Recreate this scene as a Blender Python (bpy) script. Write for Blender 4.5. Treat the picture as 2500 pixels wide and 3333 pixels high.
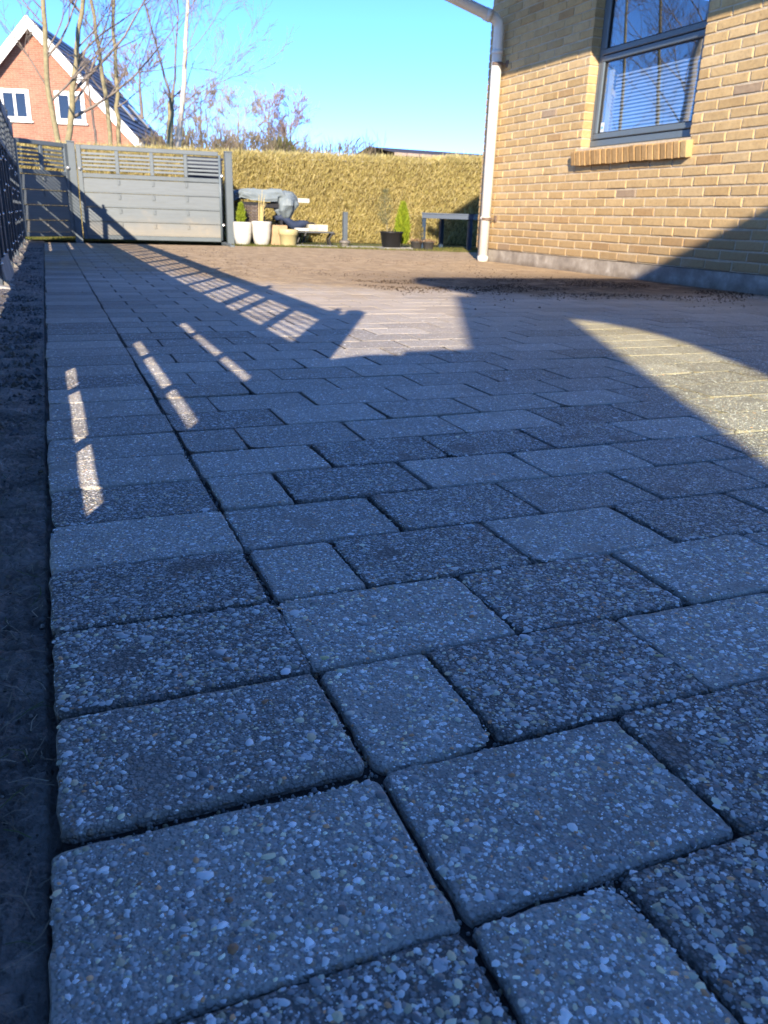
import bpy, bmesh, math, random
import numpy as np
from mathutils import Vector, Matrix, noise
for o in list(bpy.data.objects): bpy.data.objects.remove(o)
SC = bpy.context.scene
C = SC.collection
RAD = math.radians
random.seed(7)
RNG = np.random.default_rng(11)

# ------------------------------------------------------------------ camera
cam = bpy.data.cameras.new('camera'); camo = bpy.data.objects.new('camera', cam); C.objects.link(camo)
cam.sensor_fit = 'VERTICAL'; cam.sensor_height = 36.0; cam.lens = 2574.17 / 3333 * 36
cam.clip_start = 0.02; cam.clip_end = 2000
r_ = Vector((0.92740729, -0.37267648, 0.0320619)); u_ = Vector((0.10190303, 0.33419584, 0.93697861)); f_ = Vector((0.35990484, 0.86569358, -0.34791252))
camo.matrix_world = Matrix(((r_.x, u_.x, -f_.x, 0), (r_.y, u_.y, -f_.y, 0), (r_.z, u_.z, -f_.z, 0.38), (0, 0, 0, 1)))
cam.dof.use_dof = True; cam.dof.focus_distance = 0.85; cam.dof.aperture_fstop = cam.lens / 1.7; cam.dof.aperture_blades = 0
SC.camera = camo

# ------------------------------------------------------------------ sky, sun, exposure
SUN = Vector((0.476, 1.0, -0.428)).normalized()
world = bpy.data.worlds.new('World'); SC.world = world; world.use_nodes = True
wn = world.node_tree; bg = wn.nodes['Background']
sky = wn.nodes.new('ShaderNodeTexSky'); sky.sky_type = 'NISHITA'; sky.sun_disc = False
sky.sun_elevation = math.asin(-SUN.z); sky.sun_rotation = math.atan2(-SUN.x, -SUN.y) % (2 * math.pi)
sky.air_density = 0.34; sky.dust_density = 0.02; sky.ozone_density = 3.8
hs = wn.nodes.new('ShaderNodeHueSaturation'); hs.inputs['Saturation'].default_value = 1.1; hs.inputs['Hue'].default_value = .503
wn.links.new(sky.outputs[0], hs.inputs['Color']); wn.links.new(hs.outputs[0], bg.inputs[0]); bg.inputs[1].default_value = 0.15
sun = bpy.data.lights.new('sun', 'SUN'); suno = bpy.data.objects.new('sun', sun); C.objects.link(suno)
sun.energy = 3.1; sun.angle = RAD(0.42); sun.color = (1.0, 0.87, 0.70)
suno.rotation_euler = SUN.to_track_quat('-Z', 'Y').to_euler(); suno.location = (-6, -12, 9)
SC.view_settings.view_transform = 'Standard'; SC.view_settings.look = 'None'; SC.view_settings.gamma = 1.0
SC.view_settings.use_curve_mapping = False; SC.view_settings.exposure = 1.92
SC.render.engine = 'CYCLES'; SC.cycles.max_bounces = 6; SC.cycles.diffuse_bounces = 3; SC.cycles.glossy_bounces = 4
SC.cycles.transparent_max_bounces = 12; SC.cycles.caustics_reflective = False; SC.cycles.caustics_refractive = False
SC.cycles.use_denoising = True

# ------------------------------------------------------------------ helpers
class MB:
    def __init__(s): s.v = []; s.f = []
    def add(s, vs, fs):
        b = len(s.v); s.v += [tuple(v) for v in vs]; s.f += [tuple(i + b for i in f) for f in fs]; return s
    def box(s, a, b, rot=None, at=None):
        x0, y0, z0 = a; x1, y1, z1 = b
        vs = [Vector(q) for q in ((x0,y0,z0),(x1,y0,z0),(x1,y1,z0),(x0,y1,z0),(x0,y0,z1),(x1,y0,z1),(x1,y1,z1),(x0,y1,z1))]
        if rot is not None: vs = [rot @ v for v in vs]
        if at is not None: vs = [v + Vector(at) for v in vs]
        return s.add(vs, [(0,3,2,1),(4,5,6,7),(0,1,5,4),(1,2,6,5),(2,3,7,6),(3,0,4,7)])
    def bbox(s, a, b, c=0.004):
        """box with chamfered edges"""
        a = Vector(a); b = Vector(b); m = (a + b) / 2; h = (b - a) / 2
        c = min(c, h.x * .45, h.y * .45, h.z * .45)
        vs = []; idx = {}
        for sx in (-1, 1):
            for sy in (-1, 1):
                for sz in (-1, 1):
                    S = (sx, sy, sz)
                    for ax in range(3):
                        q = [S[i] * (h[i] - (0 if i == ax else c)) + m[i] for i in range(3)]
                        idx[(S, ax)] = len(vs); vs.append(q)
        fs = []
        for ax in range(3):
            o = [i for i in range(3) if i != ax]
            for sg in (-1, 1):
                def S(p, q):
                    t = [0, 0, 0]; t[ax] = sg; t[o[0]] = p; t[o[1]] = q; return tuple(t)
                fs.append([idx[(S(p, q), ax)] for p, q in ((-1,-1),(1,-1),(1,1),(-1,1))])
            for p in (-1, 1):
                for q in (-1, 1):
                    def T(e):
                        t = [0, 0, 0]; t[ax] = e; t[o[0]] = p; t[o[1]] = q; return tuple(t)
                    fs.append([idx[(T(-1), o[0])], idx[(T(1), o[0])], idx[(T(1), o[1])], idx[(T(-1), o[1])]])
        for sx in (-1, 1):
            for sy in (-1, 1):
                for sz in (-1, 1):
                    fs.append([idx[((sx, sy, sz), a_)] for a_ in range(3)])
        return s.add(vs, fs)
    def tube(s, pts, rad, n=8, caps=True):
        pts = [Vector(p) for p in pts]
        if not hasattr(rad, '__len__'): rad = [rad] * len(pts)
        rings = []; ref = None
        for i, p in enumerate(pts):
            d = (pts[min(i + 1, len(pts) - 1)] - pts[max(i - 1, 0)])
            d = d.normalized() if d.length > 1e-9 else Vector((0, 0, 1))
            if ref is None:
                ref = d.orthogonal().normalized()
            ref = (ref - d * ref.dot(d))
            ref = ref.normalized() if ref.length > 1e-6 else d.orthogonal().normalized()
            w = d.cross(ref)
            rings.append([p + (ref * math.cos(2 * math.pi * k / n) + w * math.sin(2 * math.pi * k / n)) * rad[i] for k in range(n)])
        vs = [q for rg in rings for q in rg]; fs = []
        for i in range(len(pts) - 1):
            for k in range(n):
                fs.append((i * n + k, i * n + (k + 1) % n, (i + 1) * n + (k + 1) % n, (i + 1) * n + k))
        if caps:
            fs.append(tuple(range(n - 1, -1, -1))); fs.append(tuple((len(pts) - 1) * n + k for k in range(n)))
        return s.add(vs, fs)
    def lathe(s, prof, at=(0, 0, 0), n=28):
        vs = []; fs = []
        for (r, z) in prof:
            for k in range(n):
                a = 2 * math.pi * k / n; vs.append((at[0] + r * math.cos(a), at[1] + r * math.sin(a), at[2] + z))
        for i in range(len(prof) - 1):
            for k in range(n):
                fs.append((i * n + k, i * n + (k + 1) % n, (i + 1) * n + (k + 1) % n, (i + 1) * n + k))
        return s.add(vs, fs)
    def mesh(s, name, mat, smooth=False):
        me = bpy.data.meshes.new(name); me.from_pydata(s.v, [], s.f)
        bm = bmesh.new(); bm.from_mesh(me); bmesh.ops.recalc_face_normals(bm, faces=bm.faces); bm.to_mesh(me); bm.free()
        if smooth: me.polygons.foreach_set('use_smooth', [True] * len(me.polygons))
        if mat: me.materials.append(mat)
        return me
    def build(s, name, mat, parent=None, smooth=False):
        return link(name, s.mesh(name, mat, smooth), parent)

def link(name, me, parent=None, loc=None, rot=None):
    o = bpy.data.objects.new(name, me); C.objects.link(o)
    if parent is not None: o.parent = parent
    if loc is not None: o.location = loc
    if rot is not None: o.rotation_euler = rot
    return o
def fast_mesh(name, V, F, mat, smooth=False):
    """numpy arrays -> mesh; F is an (n,3) or (n,4) array"""
    me = bpy.data.meshes.new(name); n, k = F.shape
    me.vertices.add(len(V)); me.vertices.foreach_set('co', np.ascontiguousarray(V, dtype=np.float32).ravel())
    me.loops.add(n * k); me.loops.foreach_set('vertex_index', np.ascontiguousarray(F, dtype=np.int32).ravel())
    me.polygons.add(n); me.polygons.foreach_set('loop_start', np.arange(0, n * k, k, dtype=np.int32))
    me.polygons.foreach_set('loop_total', np.full(n, k, dtype=np.int32))
    if smooth: me.polygons.foreach_set('use_smooth', np.ones(n, dtype=bool))
    me.update(calc_edges=True); me.materials.append(mat); return me
def point_colour(me, col, name='col'):
    at = me.color_attributes.new(name, 'FLOAT_COLOR', 'POINT')
    c = np.ones((len(me.vertices), 4), dtype=np.float32); c[:, :3] = col; at.data.foreach_set('color', c.ravel())
def thing(name, label, cat, loc=(0, 0, 0), rz=0, group=None):
    o = bpy.data.objects.new(name, None); C.objects.link(o); o.location = loc; o.rotation_euler = (0, 0, rz)
    o.empty_display_size = .1
    return tag(o, label, cat, group)
def tag(o, label, cat, group=None):
    o['label'] = label; o['category'] = cat
    if group: o['group'] = group
    return o
def kind(o, k): o['kind'] = k; return o

# ------------------------------------------------------------------ material helpers
def mat(name, col, rough=0.6, metal=0.0, var=0.0, scale=20.0, bump=0.0, bscale=None, spec=0.4, coat=0.0):
    m = bpy.data.materials.new(name); m.use_nodes = True; nt = m.node_tree; b = nt.nodes['Principled BSDF']
    b.inputs['Roughness'].default_value = rough; b.inputs['Metallic'].default_value = metal
    b.inputs['Specular IOR Level'].default_value = spec; b.inputs['Coat Weight'].default_value = coat
    b.inputs['Base Color'].default_value = (*col, 1)
    if var or bump:
        tc = nt.nodes.new('ShaderNodeTexCoord')
        n1 = nt.nodes.new('ShaderNodeTexNoise'); n1.inputs['Scale'].default_value = scale; n1.inputs['Detail'].default_value = 7; n1.inputs['Roughness'].default_value = .65
        nt.links.new(tc.outputs['Object'], n1.inputs['Vector'])
        if var:
            mr = nt.nodes.new('ShaderNodeMapRange'); mr.inputs[1].default_value = .3; mr.inputs[2].default_value = .7
            mr.inputs[3].default_value = 1 - var; mr.inputs[4].default_value = 1 + var
            nt.links.new(n1.outputs['Fac'], mr.inputs[0])
            mx = nt.nodes.new('ShaderNodeMix'); mx.data_type = 'RGBA'; mx.blend_type = 'MULTIPLY'; mx.inputs[0].default_value = 1
            mx.inputs[6].default_value = (*col, 1); nt.links.new(mr.outputs[0], mx.inputs[7]); nt.links.new(mx.outputs[2], b.inputs['Base Color'])
        if bump:
            n2 = n1
            if bscale:
                n2 = nt.nodes.new('ShaderNodeTexNoise'); n2.inputs['Scale'].default_value = bscale; n2.inputs['Detail'].default_value = 5
                nt.links.new(tc.outputs['Object'], n2.inputs['Vector'])
            bp = nt.nodes.new('ShaderNodeBump'); bp.inputs['Strength'].default_value = bump; bp.inputs['Distance'].default_value = .01
            nt.links.new(n2.outputs['Fac'], bp.inputs['Height']); nt.links.new(bp.outputs[0], b.inputs['Normal'])
    return m

class NT:
    def __init__(s, name):
        s.m = bpy.data.materials.new(name); s.m.use_nodes = True; s.t = s.m.node_tree; s.b = s.t.nodes['Principled BSDF']
    def n(s, typ, **k):
        nd = s.t.nodes.new(typ)
        for a, v in k.items(): setattr(nd, a, v)
        return nd
    def l(s, a, b): s.t.links.new(a, b)
    def noise(s, vec, scale, detail=5, rough=.6):
        q = s.n('ShaderNodeTexNoise'); q.inputs['Scale'].default_value = scale; q.inputs['Detail'].default_value = detail; q.inputs['Roughness'].default_value = rough
        s.l(vec, q.inputs['Vector']); return q.outputs['Fac']
    def rng(s, fac, a, b, c=0., d=1., smooth=False):
        q = s.n('ShaderNodeMapRange'); q.clamp = True
        if smooth: q.interpolation_type = 'SMOOTHSTEP'
        for i, v in enumerate((a, b, c, d)): q.inputs[i + 1].default_value = v
        s.l(fac, q.inputs[0]); return q.outputs[0]
    def math(s, op, a, b=None):
        q = s.n('ShaderNodeMath', operation=op)
        for i, v in enumerate((a, b)):
            if v is None: continue
            if isinstance(v, (int, float)): q.inputs[i].default_value = v
            else: s.l(v, q.inputs[i])
        return q.outputs[0]
    def mix(s, fac, a, b, mode='MIX'):
        q = s.n('ShaderNodeMix', data_type='RGBA', blend_type=mode)
        for i, v in ((0, fac), (6, a), (7, b)):
            if isinstance(v, (int, float)): q.inputs[i].default_value = v
            elif isinstance(v, tuple): q.inputs[i].default_value = (*v, 1)
            else: s.l(v, q.inputs[i])
        return q.outputs[2]
    def ramp(s, fac, stops, const=False):
        q = s.n('ShaderNodeValToRGB'); e = q.color_ramp.elements
        q.color_ramp.interpolation = 'CONSTANT' if const else 'LINEAR'
        while len(e) < len(stops): e.new(.5)
        for el, (p, c) in zip(e, stops): el.position = p; el.color = (*c, 1)
        s.l(fac, q.inputs[0]); return q.outputs[0]
    def bump(s, h, strength, dist, prev=None):
        q = s.n('ShaderNodeBump'); q.inputs['Strength'].default_value = strength; q.inputs['Distance'].default_value = dist
        s.l(h, q.inputs['Height'])
        if prev is not None: s.l(prev, q.inputs['Normal'])
        return q.outputs[0]
    def voro(s, vec, scale, feature='F1', rand=1.0):
        q = s.n('ShaderNodeTexVoronoi', feature=feature); q.inputs['Scale'].default_value = scale; q.inputs['Randomness'].default_value = rand
        s.l(vec, q.inputs['Vector']); return q

def soil_mask(T, pos):
    """where washed-out soil lies on the paving: a stain with its own outline, fixed in world space"""
    sx = T.n('ShaderNodeSeparateXYZ'); T.l(pos, sx.inputs[0])
    mp = T.n('ShaderNodeMapping'); mp.inputs['Scale'].default_value = (1.0, .55, 1); T.l(pos, mp.inputs['Vector'])
    nz = T.noise(mp.outputs[0], 1.1, 6, .62)
    nf = T.noise(mp.outputs[0], 9, 5, .7)
    w = T.math('ADD', T.math('MULTIPLY', nz, 1.9), T.math('MULTIPLY', nf, .75))           # about 0.4 .. 1.6
    far = T.rng(sx.outputs['Y'], 3.1, 6.0, 0., 1.05)                                       # more towards the gate
    near_left = T.rng(sx.outputs['X'], .35, 1.5, -.45, .12)
    band = T.math('MULTIPLY', T.rng(sx.outputs['X'], 1.6, 3.4, 0., 1.), T.rng(sx.outputs['Y'], 3.35, 4.3, 0., .55))
    base = T.math('ADD', T.math('ADD', T.math('ADD', far, near_left), band), -.70)
    return T.rng(T.math('ADD', T.math('MULTIPLY', w, .75), base), .62, 1.12, 0., 1., True), nz, nf

def dust_layer(T, pos, c, nz, m, soil, k=1.0):
    sy = T.n('ShaderNodeSeparateXYZ'); T.l(pos, sy.inputs[0])
    dust = T.math('MULTIPLY', T.math('MULTIPLY', T.rng(sy.outputs['Y'], 1.2, 3.4, 0., .62 * k), T.rng(sy.outputs['X'], .1, 1.2, .25, 1.)), T.rng(nz, .3, .6, .55, 1.))
    c = T.mix(dust, c, (.68, .545, .385))
    return T.mix(T.math('MULTIPLY', m, .93), c, soil)
def paver_material(name, use_attr):
    T = NT(name); geo = T.n('ShaderNodeNewGeometry'); pos = geo.outputs['Position']
    if use_attr:
        a = T.n('ShaderNodeAttribute'); a.attribute_name = 'col'; tone = T.n('ShaderNodeSeparateColor'); T.l(a.outputs['Color'], tone.inputs[0]); tone = tone.outputs[0]
    else:
        a = T.n('ShaderNodeObjectInfo'); tone = T.n('ShaderNodeSeparateColor'); T.l(a.outputs['Color'], tone.inputs[0]); tone = tone.outputs[0]
    v = T.voro(pos, 210); v2 = T.voro(pos, 430)
    stone = T.ramp(T.math('FRACT', T.math('MULTIPLY', v.outputs['Color'], 1.0)), [(0, (.27, .265, .26)), (.22, (.44, .43, .42)), (.45, (.56, .54, .51)), (.66, (.50, .36, .24)), (.76, (.64, .62, .58)), (.92, (.76, .73, .68))], True)
    s2 = T.ramp(v2.outputs['Color'], [(0, (.28, .27, .26)), (.4, (.46, .44, .42)), (.7, (.58, .55, .51)), (.9, (.72, .69, .64))], True)
    matrix = T.mix(tone, (.15, .147, .137), (.48, .47, .43))
    g1 = T.rng(v.outputs['Distance'], .30, .62, 1., 0., True); g2 = T.rng(v2.outputs['Distance'], .25, .6, 1., 0., True)
    c = T.mix(T.math('MULTIPLY', g2, .62), matrix, s2); c = T.mix(T.math('MULTIPLY', g1, .68), c, stone)
    cl = T.noise(pos, 14, 5, .6)
    c = T.mix(1.0, c, T.ramp(T.math('MULTIPLY', tone, 1.0), [(0, (.74, .73, .72)), (1, (1.06, 1.03, 1.0))]), 'MULTIPLY')
    c = T.mix(1.0, c, T.ramp(cl, [(.25, (.78, .77, .76)), (.75, (1.12, 1.11, 1.1))]), 'MULTIPLY')
    m, nz, nf = soil_mask(T, pos)
    fine = T.noise(pos, 60, 4, .7)
    soil = T.ramp(T.math('ADD', T.math('MULTIPLY', nf, .7), T.math('MULTIPLY', fine, .3)), [(.3, (.17, .112, .06)), (.5, (.41, .29, .165)), (.72, (.60, .46, .30))])
    sy = T.n('ShaderNodeSeparateXYZ'); T.l(pos, sy.inputs[0])
    damp = T.math('MULTIPLY', T.math('MULTIPLY', T.rng(sy.outputs['X'], 1.5, 2.6, 0., 1.), T.rng(sy.outputs['Y'], 3.5, 4.4, 0., 1.)), T.math('MULTIPLY', T.rng(sy.outputs['Y'], 5.0, 6.0, 1., 0.), T.rng(nf, .38, .5, 0., .92)))
    soil = T.mix(damp, soil, (.075, .045, .024))
    c = dust_layer(T, pos, c, nz, m, soil)
    T.l(c, T.b.inputs['Base Color']); T.l(T.rng(m, 0, 1, .62, .9), T.b.inputs['Roughness']); T.b.inputs['Specular IOR Level'].default_value = .35
    h = T.math('ADD', T.math('MULTIPLY', g1, 1.0), T.math('MULTIPLY', g2, .5))
    b = T.bump(h, .75, .0015); b = T.bump(fine, .35, .003, b); T.l(b, T.b.inputs['Normal'])
    return T.m
M_PAVER = paver_material('exposed_aggregate_concrete', False)
M_PAVER_ATT = paver_material('exposed_aggregate_concrete_joined', True)

def joint_material():
    T = NT('joint_sand'); geo = T.n('ShaderNodeNewGeometry'); pos = geo.outputs['Position']
    m, nz, nf = soil_mask(T, pos); fine = T.noise(pos, 180, 5, .7)
    d = T.ramp(fine, [(.3, (.012, .011, .010)), (.6, (.045, .04, .035)), (.8, (.12, .105, .09))])
    s = T.ramp(nf, [(.3, (.08, .052, .03)), (.7, (.22, .16, .10))])
    T.l(T.mix(m, d, s), T.b.inputs['Base Color']); T.b.inputs['Roughness'].default_value = .95
    T.l(T.bump(fine, 1., .006), T.b.inputs['Normal']); return T.m
M_JOINT = joint_material()

def attr_material(name, rough=.6, spec=.4, noise_scale=None, amt=.25, bump=0.0, trans=0.0):
    T = NT(name); a = T.n('ShaderNodeAttribute'); a.attribute_name = 'col'; c = a.outputs['Color']
    if noise_scale:
        geo = T.n('ShaderNodeNewGeometry'); f = T.noise(geo.outputs['Position'], noise_scale, 5, .65)
        c = T.mix(1.0, c, T.ramp(f, [(.25, (1 - amt,) * 3), (.75, (1 + amt,) * 3)]), 'MULTIPLY')
        if bump: T.l(T.bump(f, bump, .006), T.b.inputs['Normal'])
    T.l(c, T.b.inputs['Base Color']); T.b.inputs['Roughness'].default_value = rough; T.b.inputs['Specular IOR Level'].default_value = spec
    if trans:
        tr = T.n('ShaderNodeBsdfTranslucent'); T.l(c, tr.inputs[0]); mx = T.n('ShaderNodeMixShader'); mx.inputs[0].default_value = trans
        T.l(T.b.outputs[0], mx.inputs[1]); T.l(tr.outputs[0], mx.inputs[2]); T.l(mx.outputs[0], T.t.nodes['Material Output'].inputs[0])
    return T.m
def pebble_material():
    T = NT('embedded_pebble'); a = T.n('ShaderNodeAttribute'); a.attribute_name = 'col'; geo = T.n('ShaderNodeNewGeometry'); pos = geo.outputs['Position']
    m, nz, nf = soil_mask(T, pos); T.l(dust_layer(T, pos, a.outputs['Color'], nz, m, T.mix(nf, (.3, .2, .11), (.5, .36, .22))), T.b.inputs['Base Color'])
    T.b.inputs['Roughness'].default_value = .48; T.b.inputs['Specular IOR Level'].default_value = .5; return T.m
M_PEBBLE = pebble_material()
M_GRAVEL = attr_material('dark_gravel', .75, .35)
M_CRUMB = attr_material('soil_crumb', .95, .15)
M_LEAF = attr_material('conifer_leaf', .7, .25, trans=.38)

def brick_material(name, use_attr):
    T = NT(name); geo = T.n('ShaderNodeNewGeometry'); pos = geo.outputs['Position']
    if use_attr:
        a = T.n('ShaderNodeAttribute'); a.attribute_name = 'col'; c = a.outputs['Color']
    else:
        a = T.n('ShaderNodeObjectInfo'); c = a.outputs['Color']
    f = T.noise(pos, 38, 6, .7); g = T.noise(pos, 9, 4, .6); s = T.noise(pos, 260, 3, .6)
    c = T.mix(1.0, c, T.ramp(f, [(.25, (.80, .76, .72)), (.5, (1, 1, 1)), (.78, (1.15, 1.13, 1.08))]), 'MULTIPLY')
    c = T.mix(1.0, c, T.ramp(g, [(.3, (.9, .86, .82)), (.7, (1.06, 1.05, 1.04))]), 'MULTIPLY')
    sz = T.n('ShaderNodeSeparateXYZ'); T.l(pos, sz.inputs[0])
    st = T.math('MULTIPLY', T.rng(T.math('ADD', sz.outputs['Z'], T.math('MULTIPLY', g, -.5)), -.15, .25, 1., 0., True), .5)
    c = T.mix(st, c, (.25, .165, .085))
    lime = T.math('MULTIPLY', T.rng(T.noise(pos, 2.3, 6, .7), .60, .74, 0., .35), f); c = T.mix(lime, c, (.66, .60, .50))
    spots = T.rng(T.noise(pos, 75, 2, .5), .70, .76, 0., .75)
    c = T.mix(spots, c, (.07, .045, .03))
    T.l(c, T.b.inputs['Base Color']); T.b.inputs['Roughness'].default_value = .85; T.b.inputs['Specular IOR Level'].default_value = .25
    b = T.bump(f, .6, .006); b = T.bump(s, .4, .002, b); T.l(b, T.b.inputs['Normal']); return T.m
M_BRICK = brick_material('yellow_brick', False); M_BRICK_ATT = brick_material('yellow_brick_joined', True)
M_MORTAR = mat('mortar', (.53, .44, .31), .95, var=.16, scale=30, bump=.7, bscale=160)
M_PLINTH = None
def plinth_material():
    T = NT('plinth_render'); geo = T.n('ShaderNodeNewGeometry'); pos = geo.outputs['Position']
    f = T.noise(pos, 7, 6, .65); g = T.noise(pos, 90, 4, .6)
    c = T.ramp(f, [(.3, (.20, .17, .14)), (.5, (.32, .28, .23)), (.62, (.42, .375, .315)), (.72, (.60, .56, .49))])
    sx = T.n('ShaderNodeSeparateXYZ'); T.l(pos, sx.inputs[0])
    splash = T.math('MULTIPLY', T.rng(T.math('ADD', sx.outputs['Z'], T.math('MULTIPLY', f, .06)), .02, .075, 1., 0.), .65)
    c = T.mix(splash, c, (.17, .12, .075))
    T.l(c, T.b.inputs['Base Color']); T.b.inputs['Roughness'].default_value = .92
    T.l(T.bump(g, .6, .008), T.b.inputs['Normal']); return T.m
M_PLINTH = plinth_material()
M_GREY = mat('grey_composite', (.11, .132, .145), .5, var=.10, scale=6, bump=.12, bscale=90)
def board_material():
    T = NT('grey_board'); geo = T.n('ShaderNodeNewGeometry'); pos = geo.outputs['Position']; sz = T.n('ShaderNodeSeparateXYZ'); T.l(pos, sz.inputs[0])
    mp = T.n('ShaderNodeMapping'); mp.inputs['Scale'].default_value = (1.5, 1.5, 30); T.l(pos, mp.inputs[0]); gr = T.noise(mp.outputs[0], 3, 5, .65); cl = T.noise(pos, 3.2, 6, .7)
    c = T.mix(1.0, (.122, .143, .155), T.ramp(gr, [(.25, (.82, .82, .82)), (.75, (1.14, 1.14, 1.14))]), 'MULTIPLY')
    dirt = T.math('ADD', T.math('MULTIPLY', T.rng(T.math('ADD', sz.outputs['Z'], T.math('MULTIPLY', cl, -.35)), -.12, .16, 1., 0., True), .55), T.math('MULTIPLY', T.rng(cl, .58, .72, 0., .25), 1.))
    c = T.mix(dirt, c, (.26, .22, .16)); T.l(c, T.b.inputs['Base Color']); T.b.inputs['Roughness'].default_value = .6; T.l(T.bump(gr, .25, .006), T.b.inputs['Normal']); return T.m
M_GREYB = board_material()
M_FRAME = mat('window_frame_grey', (.115, .145, .165), .35, var=.05, scale=30)
M_RUBBER = mat('black_gasket', (.01, .01, .011), .6)
M_PIPE = mat('white_pipe', (.72, .70, .64), .38, var=.05, scale=8)
M_WHITE = mat('white_paint', (.78, .76, .71), .5, var=.05, scale=5)
M_STEEL = mat('bolt_steel', (.72, .70, .66), .25, metal=.7)
M_SOIL = mat('dark_soil', (.20, .17, .145), .6, var=.6, scale=14, bump=1., bscale=120)
M_LAWN = mat('lawn_ground', (.07, .085, .025), .95, var=.35, scale=6, bump=.6)

# ------------------------------------------------------------------ ground and paving
g = MB(); g.add([(-400, -60, -.07), (400, -60, -.07), (400, 700, -.07), (-400, 700, -.07)], [(0, 1, 2, 3)])
kind(g.build('ground', M_LAWN), 'structure')
PX0 = -.035; XW = 4.19; ROW = .14435; Y0 = .153 - 2 * ROW; NROW = 72
base = MB(); bx0 = PX0 + .004; bz = [(-.4, -.0075), (1.5, -.0075), (2.4, -.0016), (10.25, -.0014)]
for (ya, za), (yb, zb_) in zip(bz[:-1], bz[1:]): base.add([(bx0, ya, za), (7.2, ya, za), (7.2, yb, zb_), (bx0, yb, zb_)], [(0, 1, 2, 3)])
base.add([(bx0, -.4, -.0075), (bx0, 1.5, -.0075), (bx0, 2.4, -.0016), (bx0, 10.25, -.0014), (bx0, 10.25, -.06), (bx0, -.4, -.06)], [(0, 1, 2, 3, 4, 5)])
paving = kind(base.build('paving', M_JOINT), 'structure')

DARK = [(.506,.639),(.397,.492),(.074,.622),(.067,1.066),(.392,1.074),(.461,.388),(.834,.803),(.067,.801),(.511,1.196),(.118,.25),(.334,.255),(.408,.798),(1.058,1.439),(.257,1.533),(.46,.25)]
MID = [(.056, .501), (.62, .66), (.95, .95)]
LIGHT = [(.281,.642),(.237,.486),(.066,.937),(.607,.783),(.318,.385),(.092,1.197),(.233,1.066),(.707,.659),(.588,.519),(.241,.795),(.312,1.21),(.633,1.091),(.896,1.134),(.483,1.495),(.242,.23),(.064,.376),(.753,1.309)]
class Paver:
    __slots__ = ('x0', 'x1', 'y0', 'y1', 'z', 'tx', 'ty', 'tone', 'rz')
pavers = []
for k in range(NROW):
    ya = Y0 + k * ROW; yb = ya + ROW
    if yb > 10.28: break
    wob = .0025
    xs = [PX0, .1825]
    half = (k % 2 == 0)
    x = .1825 + (.107 if half else .2125); xs.append(x)
    lim = XW - .012 if ya < 7.83 else 6.6
    while x < lim:
        x += .2125; xs.append(min(x, lim))
        if lim - x < .05: break
    for a, b in zip(xs[:-1], xs[1:]):
        if b - a < .04: continue
        q = Paver(); j = lambda s=.0016: random.gauss(0, s)
        first = a == PX0
        # the border course wanders a little against the field
        oy = .002 * math.sin(k * 1.7) if first else 0
        gp = .0015 if ya < 1.0 else .0024; q.x0 = a + gp + j(.0012) * (1 if not first else 1.6); q.x1 = b - gp + j(.0012)
        q.y0 = ya + gp + oy + j(.0012); q.y1 = yb - gp + oy + j(.0012)
        if first and k == 4: q.y0 += .004
        fl = 1 if ya < 1.9 else .28; q.z = random.gauss(0, .0008) * fl; q.tx = random.gauss(0, .0035) * fl; q.ty = random.gauss(0, .004) * fl; q.rz = random.gauss(0, .006)
        q.tone = min(1, max(0, random.gauss(.62, .22)))
        if random.random() < .14: q.tone = random.uniform(.05, .25)
        for lst, v in ((DARK, .08), (MID, .38), (LIGHT, .85)):
            for (px, py) in lst:
                if q.x0 < px < q.x1 and q.y0 < py < q.y1: q.tone = min(1, max(0, v + random.gauss(0, .06)))
        pavers.append(q)

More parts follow.
